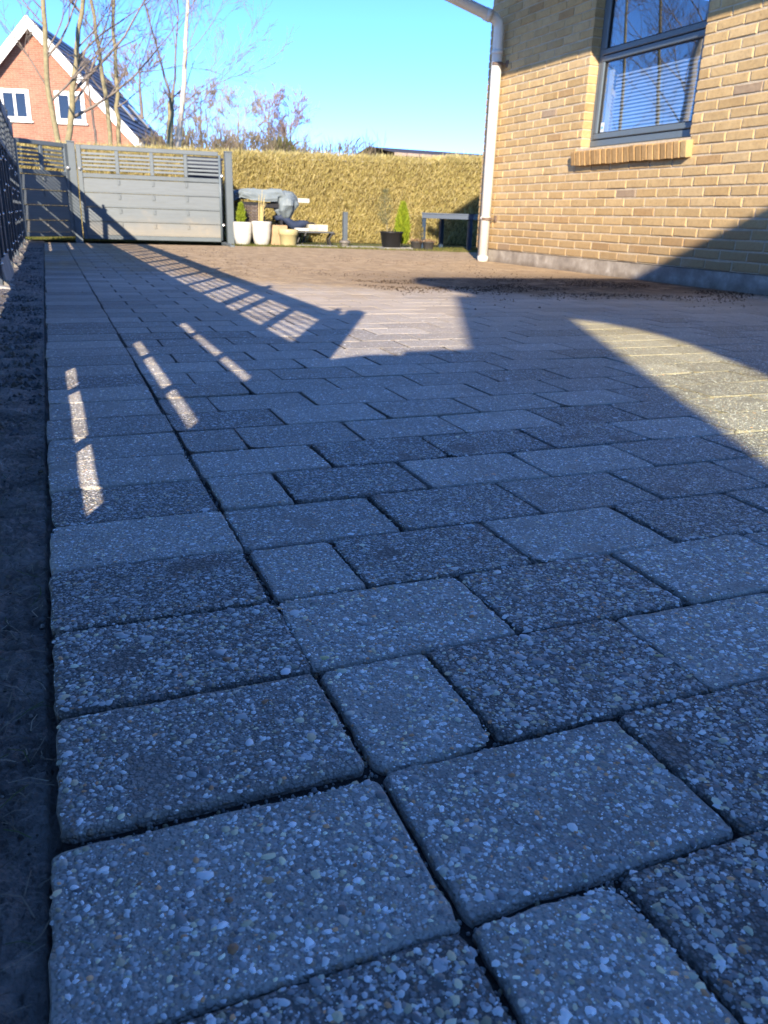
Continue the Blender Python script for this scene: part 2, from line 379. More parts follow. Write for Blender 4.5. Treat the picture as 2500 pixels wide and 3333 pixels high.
def paver_geo(q, fine):
    """rounded rectangle with ragged edges: rings top, chamfer, side"""
    cx, cy = (q.x0 + q.x1) / 2, (q.y0 + q.y1) / 2; hx, hy = (q.x1 - q.x0) / 2, (q.y1 - q.y0) / 2
    rc = random.uniform(.004, .009); per = []
    nc = 3 if fine else 1; ns = (10 if fine else 1)
    for sx, sy, a0 in ((1, 1, 0), (-1, 1, 90), (-1, -1, 180), (1, -1, 270)):
        r = rc * random.uniform(.6, 1.5)
        for i in range(nc + 1):
            a = RAD(a0 + 90 * i / nc); per.append((sx * (hx - r) + r * math.cos(a), sy * (hy - r) + r * math.sin(a)))
        if fine:
            nxt = {0: (-1, 1), 90: (-1, -1), 180: (1, -1), 270: (1, 1)}[a0]
            ax, ay = per[-1]; bx, by = ((nxt[0] * (hx - rc) if a0 in (0, 180) else nxt[0] * hx), (nxt[1] * (hy - rc) if a0 in (90, 270) else nxt[1] * hy))
            for i in range(1, ns): t = i / ns; per.append((ax + (bx - ax) * t, ay + (by - ay) * t))
    n = len(per); amp = .0007 if q.y0 < 1.3 else .0004
    vs = []; c, s = math.cos(q.rz), math.sin(q.rz)
    jt = [(random.gauss(0, amp), random.gauss(0, amp), random.gauss(0, amp * .8)) for _ in range(n)]
    if fine:   # chipped corners
        if random.random() < .6:
            kx = random.choice([(1, 1), (-1, 1), (-1, -1), (1, -1)]); d = random.uniform(.003, .007)
            for i, (x, y) in enumerate(per):
                w = max(0, 1 - math.hypot(x - kx[0] * hx, y - kx[1] * hy) / .035); jt[i] = (jt[i][0] - kx[0] * d * w, jt[i][1] - kx[1] * d * w, jt[i][2] - d * .5 * w)
    for ins, z in (((.0038, 0.), (.0013, -.0012), (0., -.0045), (.001, -.03)) if q.y0 < 1.3 else ((.0012, 0.), (.0004, -.0006), (0., -.0022), (.001, -.03))):
        for i, (x, y) in enumerate(per):
            l = math.hypot(x, y); k = 1 if z < 0 else .4
            px = x * (hx - ins) / hx + jt[i][0] * k; py = y * (hy - ins) / hy + jt[i][1] * k
            zz = z + (jt[i][2] if z < 0 else 0)
            X = cx + px * c - py * s; Y = cy + px * s + py * c
            vs.append((X, Y, q.z + q.tx * px + q.ty * py + zz))
    fs = [tuple(range(n))]
    for ring in range(3):
        for i in range(n):
            fs.append((ring * n + i, (ring + 1) * n + i, (ring + 1) * n + (i + 1) % n, ring * n + (i + 1) % n))
    return vs, fs
def in_view(q):
    p = Vector(((q.x0 + q.x1) / 2, (q.y0 + q.y1) / 2, 0)) - Vector((0, 0, .38)); z = p.dot(f_)
    if z < .1: return 0
    x = p.dot(r_) / z * 2574; y = p.dot(u_) / z * 2574
    if abs(x) > 1250 + 150 / max(z, .3) or y < -1666 - 420: return 0
    return (q.x1 - q.x0) * (q.y1 - q.y0) / (z ** 3)
order = sorted(pavers, key=in_view, reverse=True); near = set(id(q) for q in order[:300])
rest = MB(); rest_col = []
for q in pavers:
    v_, fc = paver_geo(q, (q.y0 < 2.2 and id(q) in near))
    if id(q) in near:
        mb = MB(); mb.add(v_, fc); me = bpy.data.meshes.new('paver'); me.from_pydata(mb.v, [], mb.f); me.materials.append(M_PAVER)
        o = link('paver', me, paving); o.color = (q.tone, q.tone, q.tone, 1)
    else:
        rest.add(v_, fc); rest_col += [q.tone] * len(v_)
me = bpy.data.meshes.new('paver'); me.from_pydata(rest.v, [], rest.f); me.materials.append(M_PAVER_ATT)
point_colour(me, np.repeat(np.array(rest_col, dtype=np.float32)[:, None], 3, 1)); kind(link('paver', me, paving), 'stuff')

PAL = np.array([(.17,.175,.18),(.24,.245,.25),(.30,.30,.30),(.36,.355,.345),(.42,.41,.39),(.14,.14,.145),(.38,.265,.17),(.47,.35,.235),(.36,.14,.055),(.40,.24,.15),(.55,.53,.50),(.20,.17,.14),(.09,.09,.095),(.28,.285,.295)])
PALW = np.array([10,12,12,10,7,9,7,5,2.6,3.6,3.2,6,7,9]); PALW = PALW / PALW.sum(); PAL = np.clip(PAL * 2.75 * np.array([1.0, 1.0, .95]) + .08, 0, .92)
def low_domes(P, R, H, col, mat_, name, ring=5):
    n = len(P); a = np.linspace(0, 2 * np.pi, ring, endpoint=False); rot = RNG.uniform(0, 2 * np.pi, n); shp = 1 + RNG.normal(0, .17, (n, ring)); V = np.zeros((n, ring + 1, 3))
    lx = np.cos(a)[None] * R[:, :1] * shp; ly = np.sin(a)[None] * R[:, 1:] * shp
    V[:, :ring, 0] = P[:, :1] + lx * np.cos(rot)[:, None] - ly * np.sin(rot)[:, None]; V[:, :ring, 1] = P[:, 1:2] + lx * np.sin(rot)[:, None] + ly * np.cos(rot)[:, None]
    V[:, :ring, 2] = P[:, 2:3] - .1 * H[:, None]; V[:, ring] = P; V[:, ring, 2] += H
    F = np.array([(i, (i + 1) % ring, ring) for i in range(ring)]); Fa = (F[None] + (np.arange(n) * (ring + 1))[:, None, None]).reshape(-1, 3)
    me = fast_mesh(name, V.reshape(-1, 3), Fa, mat_, True); point_colour(me, np.repeat(col, ring + 1, axis=0)); return me
def domes(P, R, H, col, mat_, name, ring=5, tilt=None):
    """half-sunk pebbles: two rings and a top; P centres, R (n,2) radii, H height"""
    n = len(P); a = np.linspace(0, 2 * np.pi, ring, endpoint=False)
    rot = RNG.uniform(0, 2 * np.pi, n); shp = 1 + RNG.normal(0, .17, (n, ring))
    V = np.zeros((n, 2 * ring + 1, 3))
    for lv, (sc_, zf) in enumerate(((1.0, -.25), (.74, .68))):
        lx = np.cos(a)[None] * R[:, :1] * sc_ * shp; ly = np.sin(a)[None] * R[:, 1:] * sc_ * shp
        V[:, lv * ring:(lv + 1) * ring, 0] = P[:, :1] + lx * np.cos(rot)[:, None] - ly * np.sin(rot)[:, None]
        V[:, lv * ring:(lv + 1) * ring, 1] = P[:, 1:2] + lx * np.sin(rot)[:, None] + ly * np.cos(rot)[:, None]
        V[:, lv * ring:(lv + 1) * ring, 2] = P[:, 2:3] + (H * zf)[:, None] * (1 + RNG.normal(0, .08, (n, ring)))
    V[:, -1] = P; V[:, -1, 2] += H
    F = []
    for i in range(ring):
        j = (i + 1) % ring
        F += [(i, j, ring + j), (i, ring + j, ring + i), (ring + i, ring + j, 2 * ring)]
    F = np.array(F); Fa = (F[None] + (np.arange(n) * (2 * ring + 1))[:, None, None]).reshape(-1, 3)
    me = fast_mesh(name, V.reshape(-1, 3), Fa, mat_, True); point_colour(me, np.repeat(col, 2 * ring + 1, axis=0)); return me
pp = []; rr = []; hh = []; cc = []
for q in pavers:
    cyq = (q.y0 + q.y1) / 2
    if not (.02 < cyq < 3.2): continue
    if q.x0 > cyq * 1.16 + .13 or q.x1 < -.2: continue
    A = (q.x1 - q.x0) * (q.y1 - q.y0)
    dens = float(np.interp(cyq, [.9, 1.4, 1.8, 2.3, 3.2], [142000, 72000, 40000, 20000, 2500]))
    n = int(A * dens); x = RNG.uniform(q.x0 + .0015, q.x1 - .0015, n); y = RNG.uniform(q.y0 + .0015, q.y1 - .0015, n)
    coarse = 1.18 if q.tone < .3 else 1.0
    med = float(np.interp(cyq, [.9, 1.8, 3.0], [.0014, .0017, .0022])) * coarse
    r = med * .80 * np.exp(RNG.normal(0, .42, n)); big = RNG.random(n) < (.011 if q.tone < .3 else .0035) * (62000 / dens) ** .3
    r = np.where(big, RNG.uniform(.0024, .0043, n), r)
    px = x - (q.x0 + q.x1) / 2; py = y - cyq; hx = (q.x1 - q.x0) / 2; hy = (q.y1 - q.y0) / 2
    edge = np.minimum(hx - np.abs(px), hy - np.abs(py)); corner = ((hx - np.abs(px)) + (hy - np.abs(py)) < .013)
    z = q.z + q.tx * px + q.ty * py - np.clip(.0042 - edge, 0, 1) * (.6 if cyq < 1.3 else .25)
    # worn patches where the cement skin still hides the stones
    patch = np.array([noise.noise(Vector((a_ * 16, b_ * 16, 3.1))) for a_, b_ in zip(x, y)])
    keep = (~corner) & ((patch < .36 + .25 * RNG.random(n)) | big)
    el = RNG.uniform(.5, 1.0, n)
    R2 = np.stack([r * (1.15), r * 1.15 * el], 1); h = r * RNG.uniform(.16, .46, n) * np.where(big, .85, 1) * float(np.interp(cyq, [1.2, 2.6], [1, .6]))
    ci = RNG.choice(len(PAL), n, p=PALW); col = PAL[ci] * (RNG.uniform(.40, 1.36, n) * (.76 + .34 * q.tone))[:, None]
    col = np.where(big[:, None], np.clip(col * 1.1, 0, .62), col)
    pp.append(np.stack([x, y, z - h * .12], 1)[keep]); rr.append(R2[keep]); hh.append(h[keep]); cc.append(col[keep])
P = np.concatenate(pp); R2 = np.concatenate(rr); Hh = np.concatenate(hh); Cc = np.concatenate(cc); nearp = (R2[:, 0] > .0018) & (P[:, 1] < .75)
kind(link('pebbles', domes(P[nearp], R2[nearp], Hh[nearp], Cc[nearp], M_PEBBLE, 'pebbles', 7), paving), 'stuff')
kind(link('fine_pebbles', low_domes(P[~nearp], R2[~nearp], Hh[~nearp], Cc[~nearp], M_PEBBLE, 'fine_pebbles'), paving), 'stuff')

# grit lying in the joints near the camera
n = 5000; gy = RNG.uniform(.15, 2.2, n); row = np.round((gy - Y0) / ROW); along = RNG.random(n) < .6
gx = RNG.uniform(-.03, 1., n) * np.clip(gy * 1.25 + .15, .2, 3)
gyy = np.where(along, Y0 + row * ROW + RNG.normal(0, .0025, n), gy)
rowi = np.floor((gy - Y0) / ROW).astype(int); cnt = np.floor(RNG.uniform(0, 12, n) * np.clip(gy / 2, .15, 1))
jx = np.where(RNG.random(n) < .3, .1825, .1825 + np.where(rowi % 2 == 0, .107, .2125) + cnt * .2125) + RNG.normal(0, .0022, n)
gx = np.where(along, gx, jx); r = RNG.uniform(.0009, .0022, n)
me = domes(np.stack([gx, gyy, np.full(n, -.0072)], 1), np.stack([r, r * .8], 1), r, PAL[RNG.choice(len(PAL), n, p=PALW)] * .35, M_PEBBLE, 'grit')
kind(link('joint_grit', me, paving), 'stuff')

# soil strip between fence and paving
nx, ny = 34, 900; xs = np.concatenate([np.linspace(-.62, -.21, 12), np.linspace(-.2, PX0 + .006, 58)]); ys = np.concatenate([np.linspace(-.3, .1, 12), np.linspace(.11, 1.7, 560), np.linspace(1.72, 11.0, 300)]); nx = len(xs); ny = len(ys); V = np.zeros((ny, nx, 3))
for i, yy in enumerate(ys):
    for k, xx in enumerate(xs):
        z = -.012 + .009 * noise.fractal(Vector((xx * 9, yy * 9, .5)), 1.0, 2.1, 5) + .007 * noise.noise(Vector((xx * 3, yy * 2.2, 7)))
        z += .006 * abs(noise.noise(Vector((xx * 40, yy * 40, 2))))
        if yy < 1.75: z += (.009 * abs(noise.noise(Vector((xx * 90, yy * 90, 5)))) + .005 * noise.noise(Vector((xx * 210, yy * 210, 8)))) * (.4 + .9 * abs(noise.noise(Vector((xx * 11, yy * 11, 3)))))
        if xx > PX0 - .004: z -= .010
        V[i, k] = (xx, yy, z)
idx = np.arange(nx * ny).reshape(ny, nx); F = np.stack([idx[:-1, :-1], idx[:-1, 1:], idx[1:, 1:], idx[1:, :-1]], -1).reshape(-1, 4)
kind(link('soil_bed', fast_mesh('soil_bed', V.reshape(-1, 3), F, M_SOIL, True)), 'structure')
n = 11000; gy = 1.3 + RNG.random(n) ** 1.1 * 7.8; gx = RNG.uniform(-.42, -.05, n); r = RNG.uniform(.003, .0105, n)
sel = RNG.random(n) < np.clip((gy - 1.2) * 1.2, .12, 1)
gcol = np.array([(.10,.10,.105),(.15,.15,.155),(.06,.06,.06),(.22,.21,.19),(.11,.085,.06)])[RNG.integers(0, 5, n)] * RNG.uniform(.6, 1.4, n)[:, None]
me = low_domes(np.stack([gx, gy, np.full(n, -.014)], 1)[sel], np.stack([r, r * RNG.uniform(.5, 1, n)], 1)[sel], (r * RNG.uniform(.5, 1.2, n))[sel], gcol[sel], M_GRAVEL, 'gravel')
kind(link('gravel', me), 'stuff')
n = 2600; gy = RNG.uniform(.2, 2.0, n); gx = RNG.uniform(-.3, -.04, n); r = RNG.uniform(.0006, .0022, n) * RNG.choice([1, 1, 1, 1.8], n)
me = domes(np.stack([gx, gy, np.full(n, -.012)], 1), np.stack([r, r * .8], 1), r * .8, np.array([(.12,.10,.08),(.20,.17,.13),(.09,.08,.07),(.32,.29,.25)])[RNG.integers(0, 4, n)], M_CRUMB, 'soil_crumbs')
kind(link('soil_crumbs', me), 'stuff')
n = 2600
def blades0(n, P, D, L, W, col, mat_, name):
    side = np.cross(D, np.array([0, 0, 1.0])); side /= np.linalg.norm(side, axis=1, keepdims=True) + 1e-9
    V = np.zeros((n, 6, 3)); bend = RNG.normal(0, .25, n)
    for i, t in enumerate((0, .5, 1)):
        c = P + D * (L * t)[:, None] + side * (L * bend * t * (1 - t) * 2)[:, None]; c[:, 2] += L * .25 * t * (1 - t)
        V[:, 2 * i] = c - side * W[:, None] * .5; V[:, 2 * i + 1] = c + side * W[:, None] * .5
    F = np.array([[0, 1, 3], [0, 3, 2], [2, 3, 5], [2, 5, 4]])[None] + (np.arange(n) * 6)[:, None, None]
    me = fast_mesh(name, V.reshape(-1, 3), F.reshape(-1, 3), mat_); point_colour(me, np.repeat(col, 6, 0)); return me
gy = RNG.uniform(.2, 2.6, n); gx = RNG.uniform(-.24, -.038, n); a_ = RNG.uniform(0, 6.28, n)
D0 = np.stack([np.cos(a_), np.sin(a_), RNG.normal(.05, .12, n)], 1)
kind(link('dead_roots', blades0(n, np.stack([gx, gy, np.full(n, -.006)], 1), D0, RNG.uniform(.006, .035, n), RNG.uniform(.0004, .0011, n), np.array([(.30,.25,.18),(.18,.15,.11),(.42,.36,.26),(.12,.10,.08),(.12,.15,.05)])[RNG.choice(5, n, p=[.3,.3,.15,.15,.1])], M_CRUMB, 'dead_roots')), 'stuff')
n = 9000; y = 4.45 + RNG.normal(0, .42, n) ; x = RNG.uniform(1.7, 4.15, n); y = y - (x - 3.0) * .22; keep = np.array([noise.fractal(Vector((a * 1.6, b * 2.2, 6.)), 1., 2., 3) for a, b in zip(x, y)]) > .02
r = RNG.uniform(.0025, .007, n) * RNG.choice([.7, 1, 1.4], n)
kind(link('soil_crumbs', low_domes(np.stack([x, y, np.full(n, .0)], 1)[keep], np.stack([r, r * .8], 1)[keep], (r * .7)[keep], (np.array([(.07,.045,.028),(.12,.08,.05),(.05,.036,.025)])[RNG.integers(0, 3, n)])[keep], M_CRUMB, 'soil_crumbs')), 'stuff')
# crumbs of soil on the paving
n = 6000; y = RNG.uniform(3.4, 9.6, n); x = RNG.uniform(.1, 4.1, n); keep = np.zeros(n, bool)
for i in range(n):
    v = noise.fractal(Vector((x[i] * 1.1, y[i] * .6, 1.)), 1., 2., 3); band = 1 if (x[i] > 1.7 and 3.6 < y[i] < 5.4) else 0
    keep[i] = v + .42 * band + .2 * (y[i] > 5) > .22 + .25 * random.random()
r = RNG.uniform(.002, .006, n) * RNG.choice([.6, .8, 1, 1.5], n)
me = low_domes(np.stack([x, y, np.full(n, .0)], 1)[keep], np.stack([r, r * .8], 1)[keep], (r * .8)[keep], (np.array([(.10,.065,.038),(.17,.115,.07),(.28,.20,.12),(.06,.045,.03)])[RNG.integers(0, 4, n)])[keep], M_CRUMB, 'soil_crumbs')
kind(link('soil_crumbs', me), 'stuff')

# ------------------------------------------------------------------ yellow brick house
house = thing('brick_house', 'yellow brick house with a grey framed window and white downpipe beside the paving', 'house', (XW, 5, 0))
def HB(name, mb, m, par=None, smooth=False):
    o = mb.build(name, m, None, smooth); o.parent = par or house
    o.matrix_parent_inverse = Matrix.Translation((-XW, -5, 0)) if par is None else Matrix.Identity(4)
    return o
CH = .0667; ZP = .120; YC = 7.80; OY0, OY1, OZ0, OZ1 = 4.815, 6.095, ZP + 13 * CH, 2.26
def rowz(nr): return ZP + (nr - 1) * CH
XM = XW + .006; YS = 1.2
mw = MB(); t = .29
mw.box((XM, YS, ZP), (XM + t, OY0 - .006, 2.57)); mw.box((XM, OY1 + .006, ZP), (XM + t, YC - .006, 2.57))
mw.box((XM, OY0 - .006, ZP), (XM + t, OY1 + .006, OZ0 - .012)); mw.box((XM, OY0 - .006, OZ1), (XM + t, OY1 + .006, 2.57))
wall = HB('wall', mw, M_MORTAR)
pl = MB(); pl.box((XW + .012, YS, -.06), (XM + t, YC - .02, ZP - .004)); HB('plinth', pl, M_PLINTH)
def brick_mesh(L, Hh=.0547, D=.105, seed=0, tilt=0):
    rnd = random.Random(seed); vs = []; hl = L / 2; hz = Hh / 2
    for dep, ins in ((D, 0), (.0035, 0), (0, .0042)):
        for y, z in ((-1, -1), (0, -1), (1, -1), (1, 1), (0, 1), (-1, 1)):
            e = .0011 if dep < .05 else 0
            vs.append((dep + rnd.gauss(0, .0005), y * (hl - ins) + rnd.gauss(0, e), z * (hz - ins) + rnd.gauss(0, e)))
    fs = [(12, 13, 14, 15, 16, 17)]
    for rg in range(2):
        for i in range(6): fs.append((rg * 6 + i, rg * 6 + (i + 1) % 6, (rg + 1) * 6 + (i + 1) % 6, (rg + 1) * 6 + i))
    fs.append((5, 4, 3, 2, 1, 0)); return vs, fs
def brick_tone(rnd):
    u = rnd.random()
    if u < .66: c = (.50, .36, .18)
    elif u < .82: c = (.465, .325, .155)
    elif u < .94: c = (.52, .385, .205)
    elif u < .98: c = (.42, .28, .135)
    else: c = (.36, .27, .18)
    k = rnd.uniform(.92, 1.08); return tuple(q * k for q in c)
rb = random.Random(5); blist = []
for nr in range(1, 34):
    j0 = 5.432 if nr % 2 else 5.312; zc = rowz(nr) + CH / 2
    y = j0 - .24 * math.ceil((j0 - YS) / .24); edges = []
    while y < YC + .3: edges.append(y); y += .24
    segs = []
    for a, b in zip(edges[:-1], edges[1:]):
        a = max(a, YS) + .006; b = b - .006
        if b > YC: b = YC
        if b - a < .03: continue
        if 14 <= nr <= 32:                      # the window opening
            if a < OY1 and b > OY0:
                if a < OY0 - .03: segs.append((a, OY0))
                if b > OY1 + .03: segs.append((OY1, b))
                continue
        if nr in (12, 13) and a < 6.12 and b > 4.80:
            if a < 4.795: segs.append((a, 4.795))
            if b > 6.15: segs.append((6.15, b))
            continue
        segs.append((a, b))
    for a, b in segs: blist.append((a, b, zc, nr))
ys_ = YS + .03
while ys_ < YC - .03:                            # soldier course under the eaves
    blist.append((ys_, ys_ + .055, 2.33 + .115, 99)); ys_ += .067
def bview(b):
    y = (b[0] + b[1]) / 2; z = b[2]; p = Vector((XW, y, z)) - Vector((0, 0, .38)); d = p.dot(f_); x = p.dot(r_) / d * 2574; v = p.dot(u_) / d * 2574
    if abs(x) > 1250 + 90 or abs(v) > 1666 + 60: return 0
    return (b[1] - b[0]) / d ** 2
big = sorted(blist, key=bview, reverse=True); nb = set(big[:300]); cache = {}
rest = MB(); rc = []
for b in blist:
    a, e, zc, nr = b; L = e - a
    if nr == 99: key = ('s', rb.randrange(6)); geo = brick_mesh(.055, .23, seed=hash(key[1]))
    else: key = (round(L, 3), rb.randrange(8)); geo = brick_mesh(L, seed=key[1])
    dx = rb.gauss(0, .0012); tone = brick_tone(rb); dz = rb.gauss(0, .0008)
    if b in nb:
        if key not in cache:
            m_ = MB(); m_.add(*geo); cache[key] = m_.mesh('brick', M_BRICK)
        o = link('brick', cache[key], wall, (XW + dx, (a + e) / 2, zc + dz)); o.rotation_euler = (rb.gauss(0, .004), 0, rb.gauss(0, .004)); o.color = (*tone, 1)
    else:
        rest.add([(v[0] + XW + dx, v[1] + (a + e) / 2, v[2] + zc + dz) for v in geo[0]], geo[1]); rc += [tone] * len(geo[0])
me = rest.mesh('brick', M_BRICK_ATT); point_colour(me, np.array(rc, dtype=np.float32)); kind(link('brick', me, wall), 'stuff')
# projecting brick-on-edge sill, sloped
sill_base = MB(); rs = Matrix.Rotation(RAD(-9), 3, 'Y')
sill_base.box((-.050, 4.772, -.100), (.15, 6.138, -.006), rs, (XW + 0, 0, .958))
sill = HB('window_sill', sill_base, M_MORTAR)
ns = 20; w = (6.144 - 4.761) / ns; scache = []
for i in range(6):
    v_, f2 = brick_mesh(.057, .108, .16, seed=40 + i); m_ = MB(); m_.add(v_, f2); scache.append(m_.mesh('brick', M_BRICK))
for i in range(ns):
    c = (.42, .27, .12) if i > 0 else (.50, .36, .17); k = rb.uniform(.8, 1.12)
    o = link('brick', scache[rb.randrange(6)], sill, (XW - .055 + rb.gauss(0, .0016), 4.761 + w * (i + .5), .893 + rb.gauss(0, .001)), (rb.gauss(0, .02), RAD(-9), rb.gauss(0, .012)))
    o.color = (*[q * k for q in c], 1)
# window
XF = XW + .085
win = MB()
fr = .052
win.bbox((XF, OY0 + .002, OZ0 + .002), (XF + .10, OY1 - .002, OZ0 + fr), .004)
win.bbox((XF, OY0 + .002, OZ0 + fr + .001), (XF + .10, OY0 + fr, OZ1 - .002), .004); win.bbox((XF, OY1 - fr, OZ0 + fr + .001), (XF + .10, OY1 - .002, OZ1 - .002), .004)
win.bbox((XF + .001, OY0 + fr + .001, OZ1 - fr), (XF + .099, OY1 - fr - .001, OZ1 - .002), .004)
window = HB('window', win, M_FRAME)
sash = MB(); a0, a1 = OY0 + fr + .003, OY1 - fr - .003; XS = XF - .012; sw = .042
def sash_ring(z0, z1):
    sash.bbox((XS, a0, z0), (XS + .07, a1, z0 + sw), .005); sash.bbox((XS, a0, z1 - sw), (XS + .07, a1, z1), .005)
    sash.bbox((XS, a0, z0 + sw + .0005), (XS + .07, a0 + sw, z1 - sw - .0005), .005); sash.bbox((XS, a1 - sw, z0 + sw + .0005), (XS + .07, a1, z1 - sw - .0005), .005)
sash_ring(OZ0 + fr + .004, 1.648); sash_ring(1.655, OZ1 - fr - .004)
sash.build('sash', M_FRAME, window)
gk = MB()
for z0, z1 in ((OZ0 + fr + .004, 1.648), (1.655, OZ1 - fr - .004)):
    for aa, bb in (((XS + .012, a0 + sw, z0 + sw), (XS + .03, a1 - sw, z0 + sw + .007)), ((XS + .012, a0 + sw, z1 - sw - .007), (XS + .03, a1 - sw, z1 - sw)),
                   ((XS + .012, a0 + sw, z0 + sw + .008), (XS + .03, a0 + sw + .007, z1 - sw - .008)), ((XS + .012, a1 - sw - .007, z0 + sw + .008), (XS + .03, a1 - sw, z1 - sw - .008))):
        gk.box(aa, bb)
gk.build('gasket', M_RUBBER, window)
def glass_mat(name, refl=.5, tint=(.8, .86, .88)):
    T = NT(name); out = T.t.nodes['Material Output']
    tr = T.n('ShaderNodeBsdfTransparent'); tr.inputs[0].default_value = (*tint, 1)
    gl = T.n('ShaderNodeBsdfGlossy'); gl.inputs['Roughness'].default_value = .004; gl.inputs[0].default_value = (.95, .97, 1, 1)
    lw = T.n('ShaderNodeLayerWeight'); lw.inputs[0].default_value = .5
    f = T.math('ADD', T.math('MULTIPLY', T.math('POWER', lw.outputs['Facing'], 3.2), .9 - refl), refl)
    mx = T.n('ShaderNodeMixShader'); T.l(f, mx.inputs[0]); T.l(tr.outputs[0], mx.inputs[1]); T.l(gl.outputs[0], mx.inputs[2]); T.l(mx.outputs[0], out.inputs[0])
    return T.m
M_GLASS = glass_mat('coated_glass', .15, (.93, .96, .97))
gm = MB()
for z0, z1 in ((OZ0 + fr + .004, 1.648), (1.655, OZ1 - fr - .004)):
    pn = MB(); pn.box((XS + .020, a0 + sw - .004, z0 + sw - .004), (XS + .024, a1 - sw + .004, z1 - sw + .004)); pn.build('pane', M_GLASS, window)
M_BLIND = mat('blind_fabric', (.52, .54, .57), .7)
bl = MB(); z = 1.10
while z < 1.50:
    bl.box((XS + .062, a0 + .085, z), (XS + .066, a1 - .135, z + .0125)); z += .0262
bl.build('blind_slats', M_BLIND, window)
cur = MB(); zz = 1.07; k = 0
while zz < 1.56:
    e = .012 * (k % 2); cur.box((XS + .064, a1 - sw - .062 + e, zz), (XS + .069, a1 - sw + .02, zz + .0135)); zz += .0135; k += 1
cur.build('reveal_edge', mat('sunlit_cream', (.62, .58, .44), .7), window)  # cream colour carries the sunlight on the inner window reveal
st = MB(); st.box((XS + .018, a1 - sw - .062, 1.095), (XS + .0195, a1 - sw - .024, 1.165)); stk = st.build('sticker', mat('sticker_white', (.7, .75, .75), .5), window)
dt = MB(); dt.tube([(XS + .0178, a1 - sw - .044, 1.128), (XS + .0162, a1 - sw - .044, 1.128)], .011, 14); dt.build('sticker_dot', mat('sticker_blue', (.05, .35, .62), .5), window)
room = MB()
room.box((XM + t + .02, YS + .02, -.05), (XM + t + .05, YC - .05, 2.7))
room = MB(); room.box((XW + 2.6, YS, -.05), (XW + 2.65, YC - .31, 2.7)); room.box((XM + t, YS, -.05), (XW + 2.6, YS + .05, 2.7)); room.box((XM + t, YS + .05, .3), (XW + 2.6, YC - .31, .33)); room.box((XM + t, YS + .05, 2.6), (XW + 2.6, YC - .31, 2.65))
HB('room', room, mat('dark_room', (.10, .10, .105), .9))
# gable return and roof
rt = MB(); rt.box((XM + t, YC - .30, -.06), (9.4, YC - .01, 2.57)); HB('gable_wall', rt, mat('brick_return', (.40, .26, .11), .9, var=.25, scale=14))
M_FASCIA = mat('eave_board', (.16, .15, .14), .6, var=.1)
rf = MB(); YR = 6.95; rf.box((3.40, YS - .6, 2.51), (XW + .3, YR, 2.53)); rf.box((3.38, YS - .6, 2.455), (3.40, YR, 2.66)); HB('eave', rf, M_FASCIA)
tl = MB(); tl.add([(3.34, YS - .6, 2.66), (3.34, YR + .05, 2.66), (6.8, YR + .05, 4.7), (6.8, YS - .6, 4.7), (10.2, YR + .05, 2.66), (10.2, YS - .6, 2.66), (3.34, YS - .6, 2.60), (3.34, YR + .05, 2.60), (10.2, YR + .05, 2.60), (10.2, YS - .6, 2.60)],
                  [(0, 1, 2, 3), (3, 2, 4, 5), (6, 7, 1, 0), (7, 8, 4, 2, 1), (6, 0, 3, 5, 9)]); HB('roof', tl, mat('dark_roof_tiles', (.05, .05, .055), .7, var=.2, scale=9, bump=.5))
gt = MB(); gt.tube([(3.33, YS - .6, 2.53), (3.33, YR + .02, 2.53)], .055, 14); HB('gutter', gt, M_PIPE, smooth=True)
dp = MB(); PXc, PYc, pr = 4.115, 7.50, .049
dp.tube([(PXc, PYc, .002), (PXc, PYc, 2.07), (PXc - .012, PYc, 2.115), (PXc - .05, PYc, 2.15), (PXc - .12, PYc, 2.172), (3.55, PYc - .02, 2.28), (3.42, PYc - .06, 2.33), (3.36, PYc - .2, 2.42), (3.335, YR - .05, 2.50)], pr, 20)
pipe = HB('downpipe', dp, M_PIPE, smooth=True)
for z0, z1 in ((1.86, 1.90), (.40, .425), (0.0, .05)): MB().tube([(PXc, PYc, z0), (PXc, PYc, z1)], pr + .005, 20).build('pipe_socket', M_PIPE, pipe, True)
MB().tube([(PXc - .10, PYc, 2.165), (PXc - .155, PYc, 2.18)], pr + .006, 20).build('pipe_socket', M_PIPE, pipe, True)
for z in (1.78, .41):
    br = MB(); br.tube([(PXc, PYc - .02, z - .012), (PXc, PYc - .02, z + .012)], pr + .0035, 20); br.tube([(PXc + .02, PYc - .055, z), (XW + .01, PYc - .075, z)], .006, 6); br.bbox((XW - .012, PYc - .095, z - .03), (XW + .004, PYc - .055, z + .03), .003)
    br.build('pipe_bracket', mat('bracket_brown', (.16, .11, .08), .6) if z > 1 else bpy.data.materials['bracket_brown'], pipe)

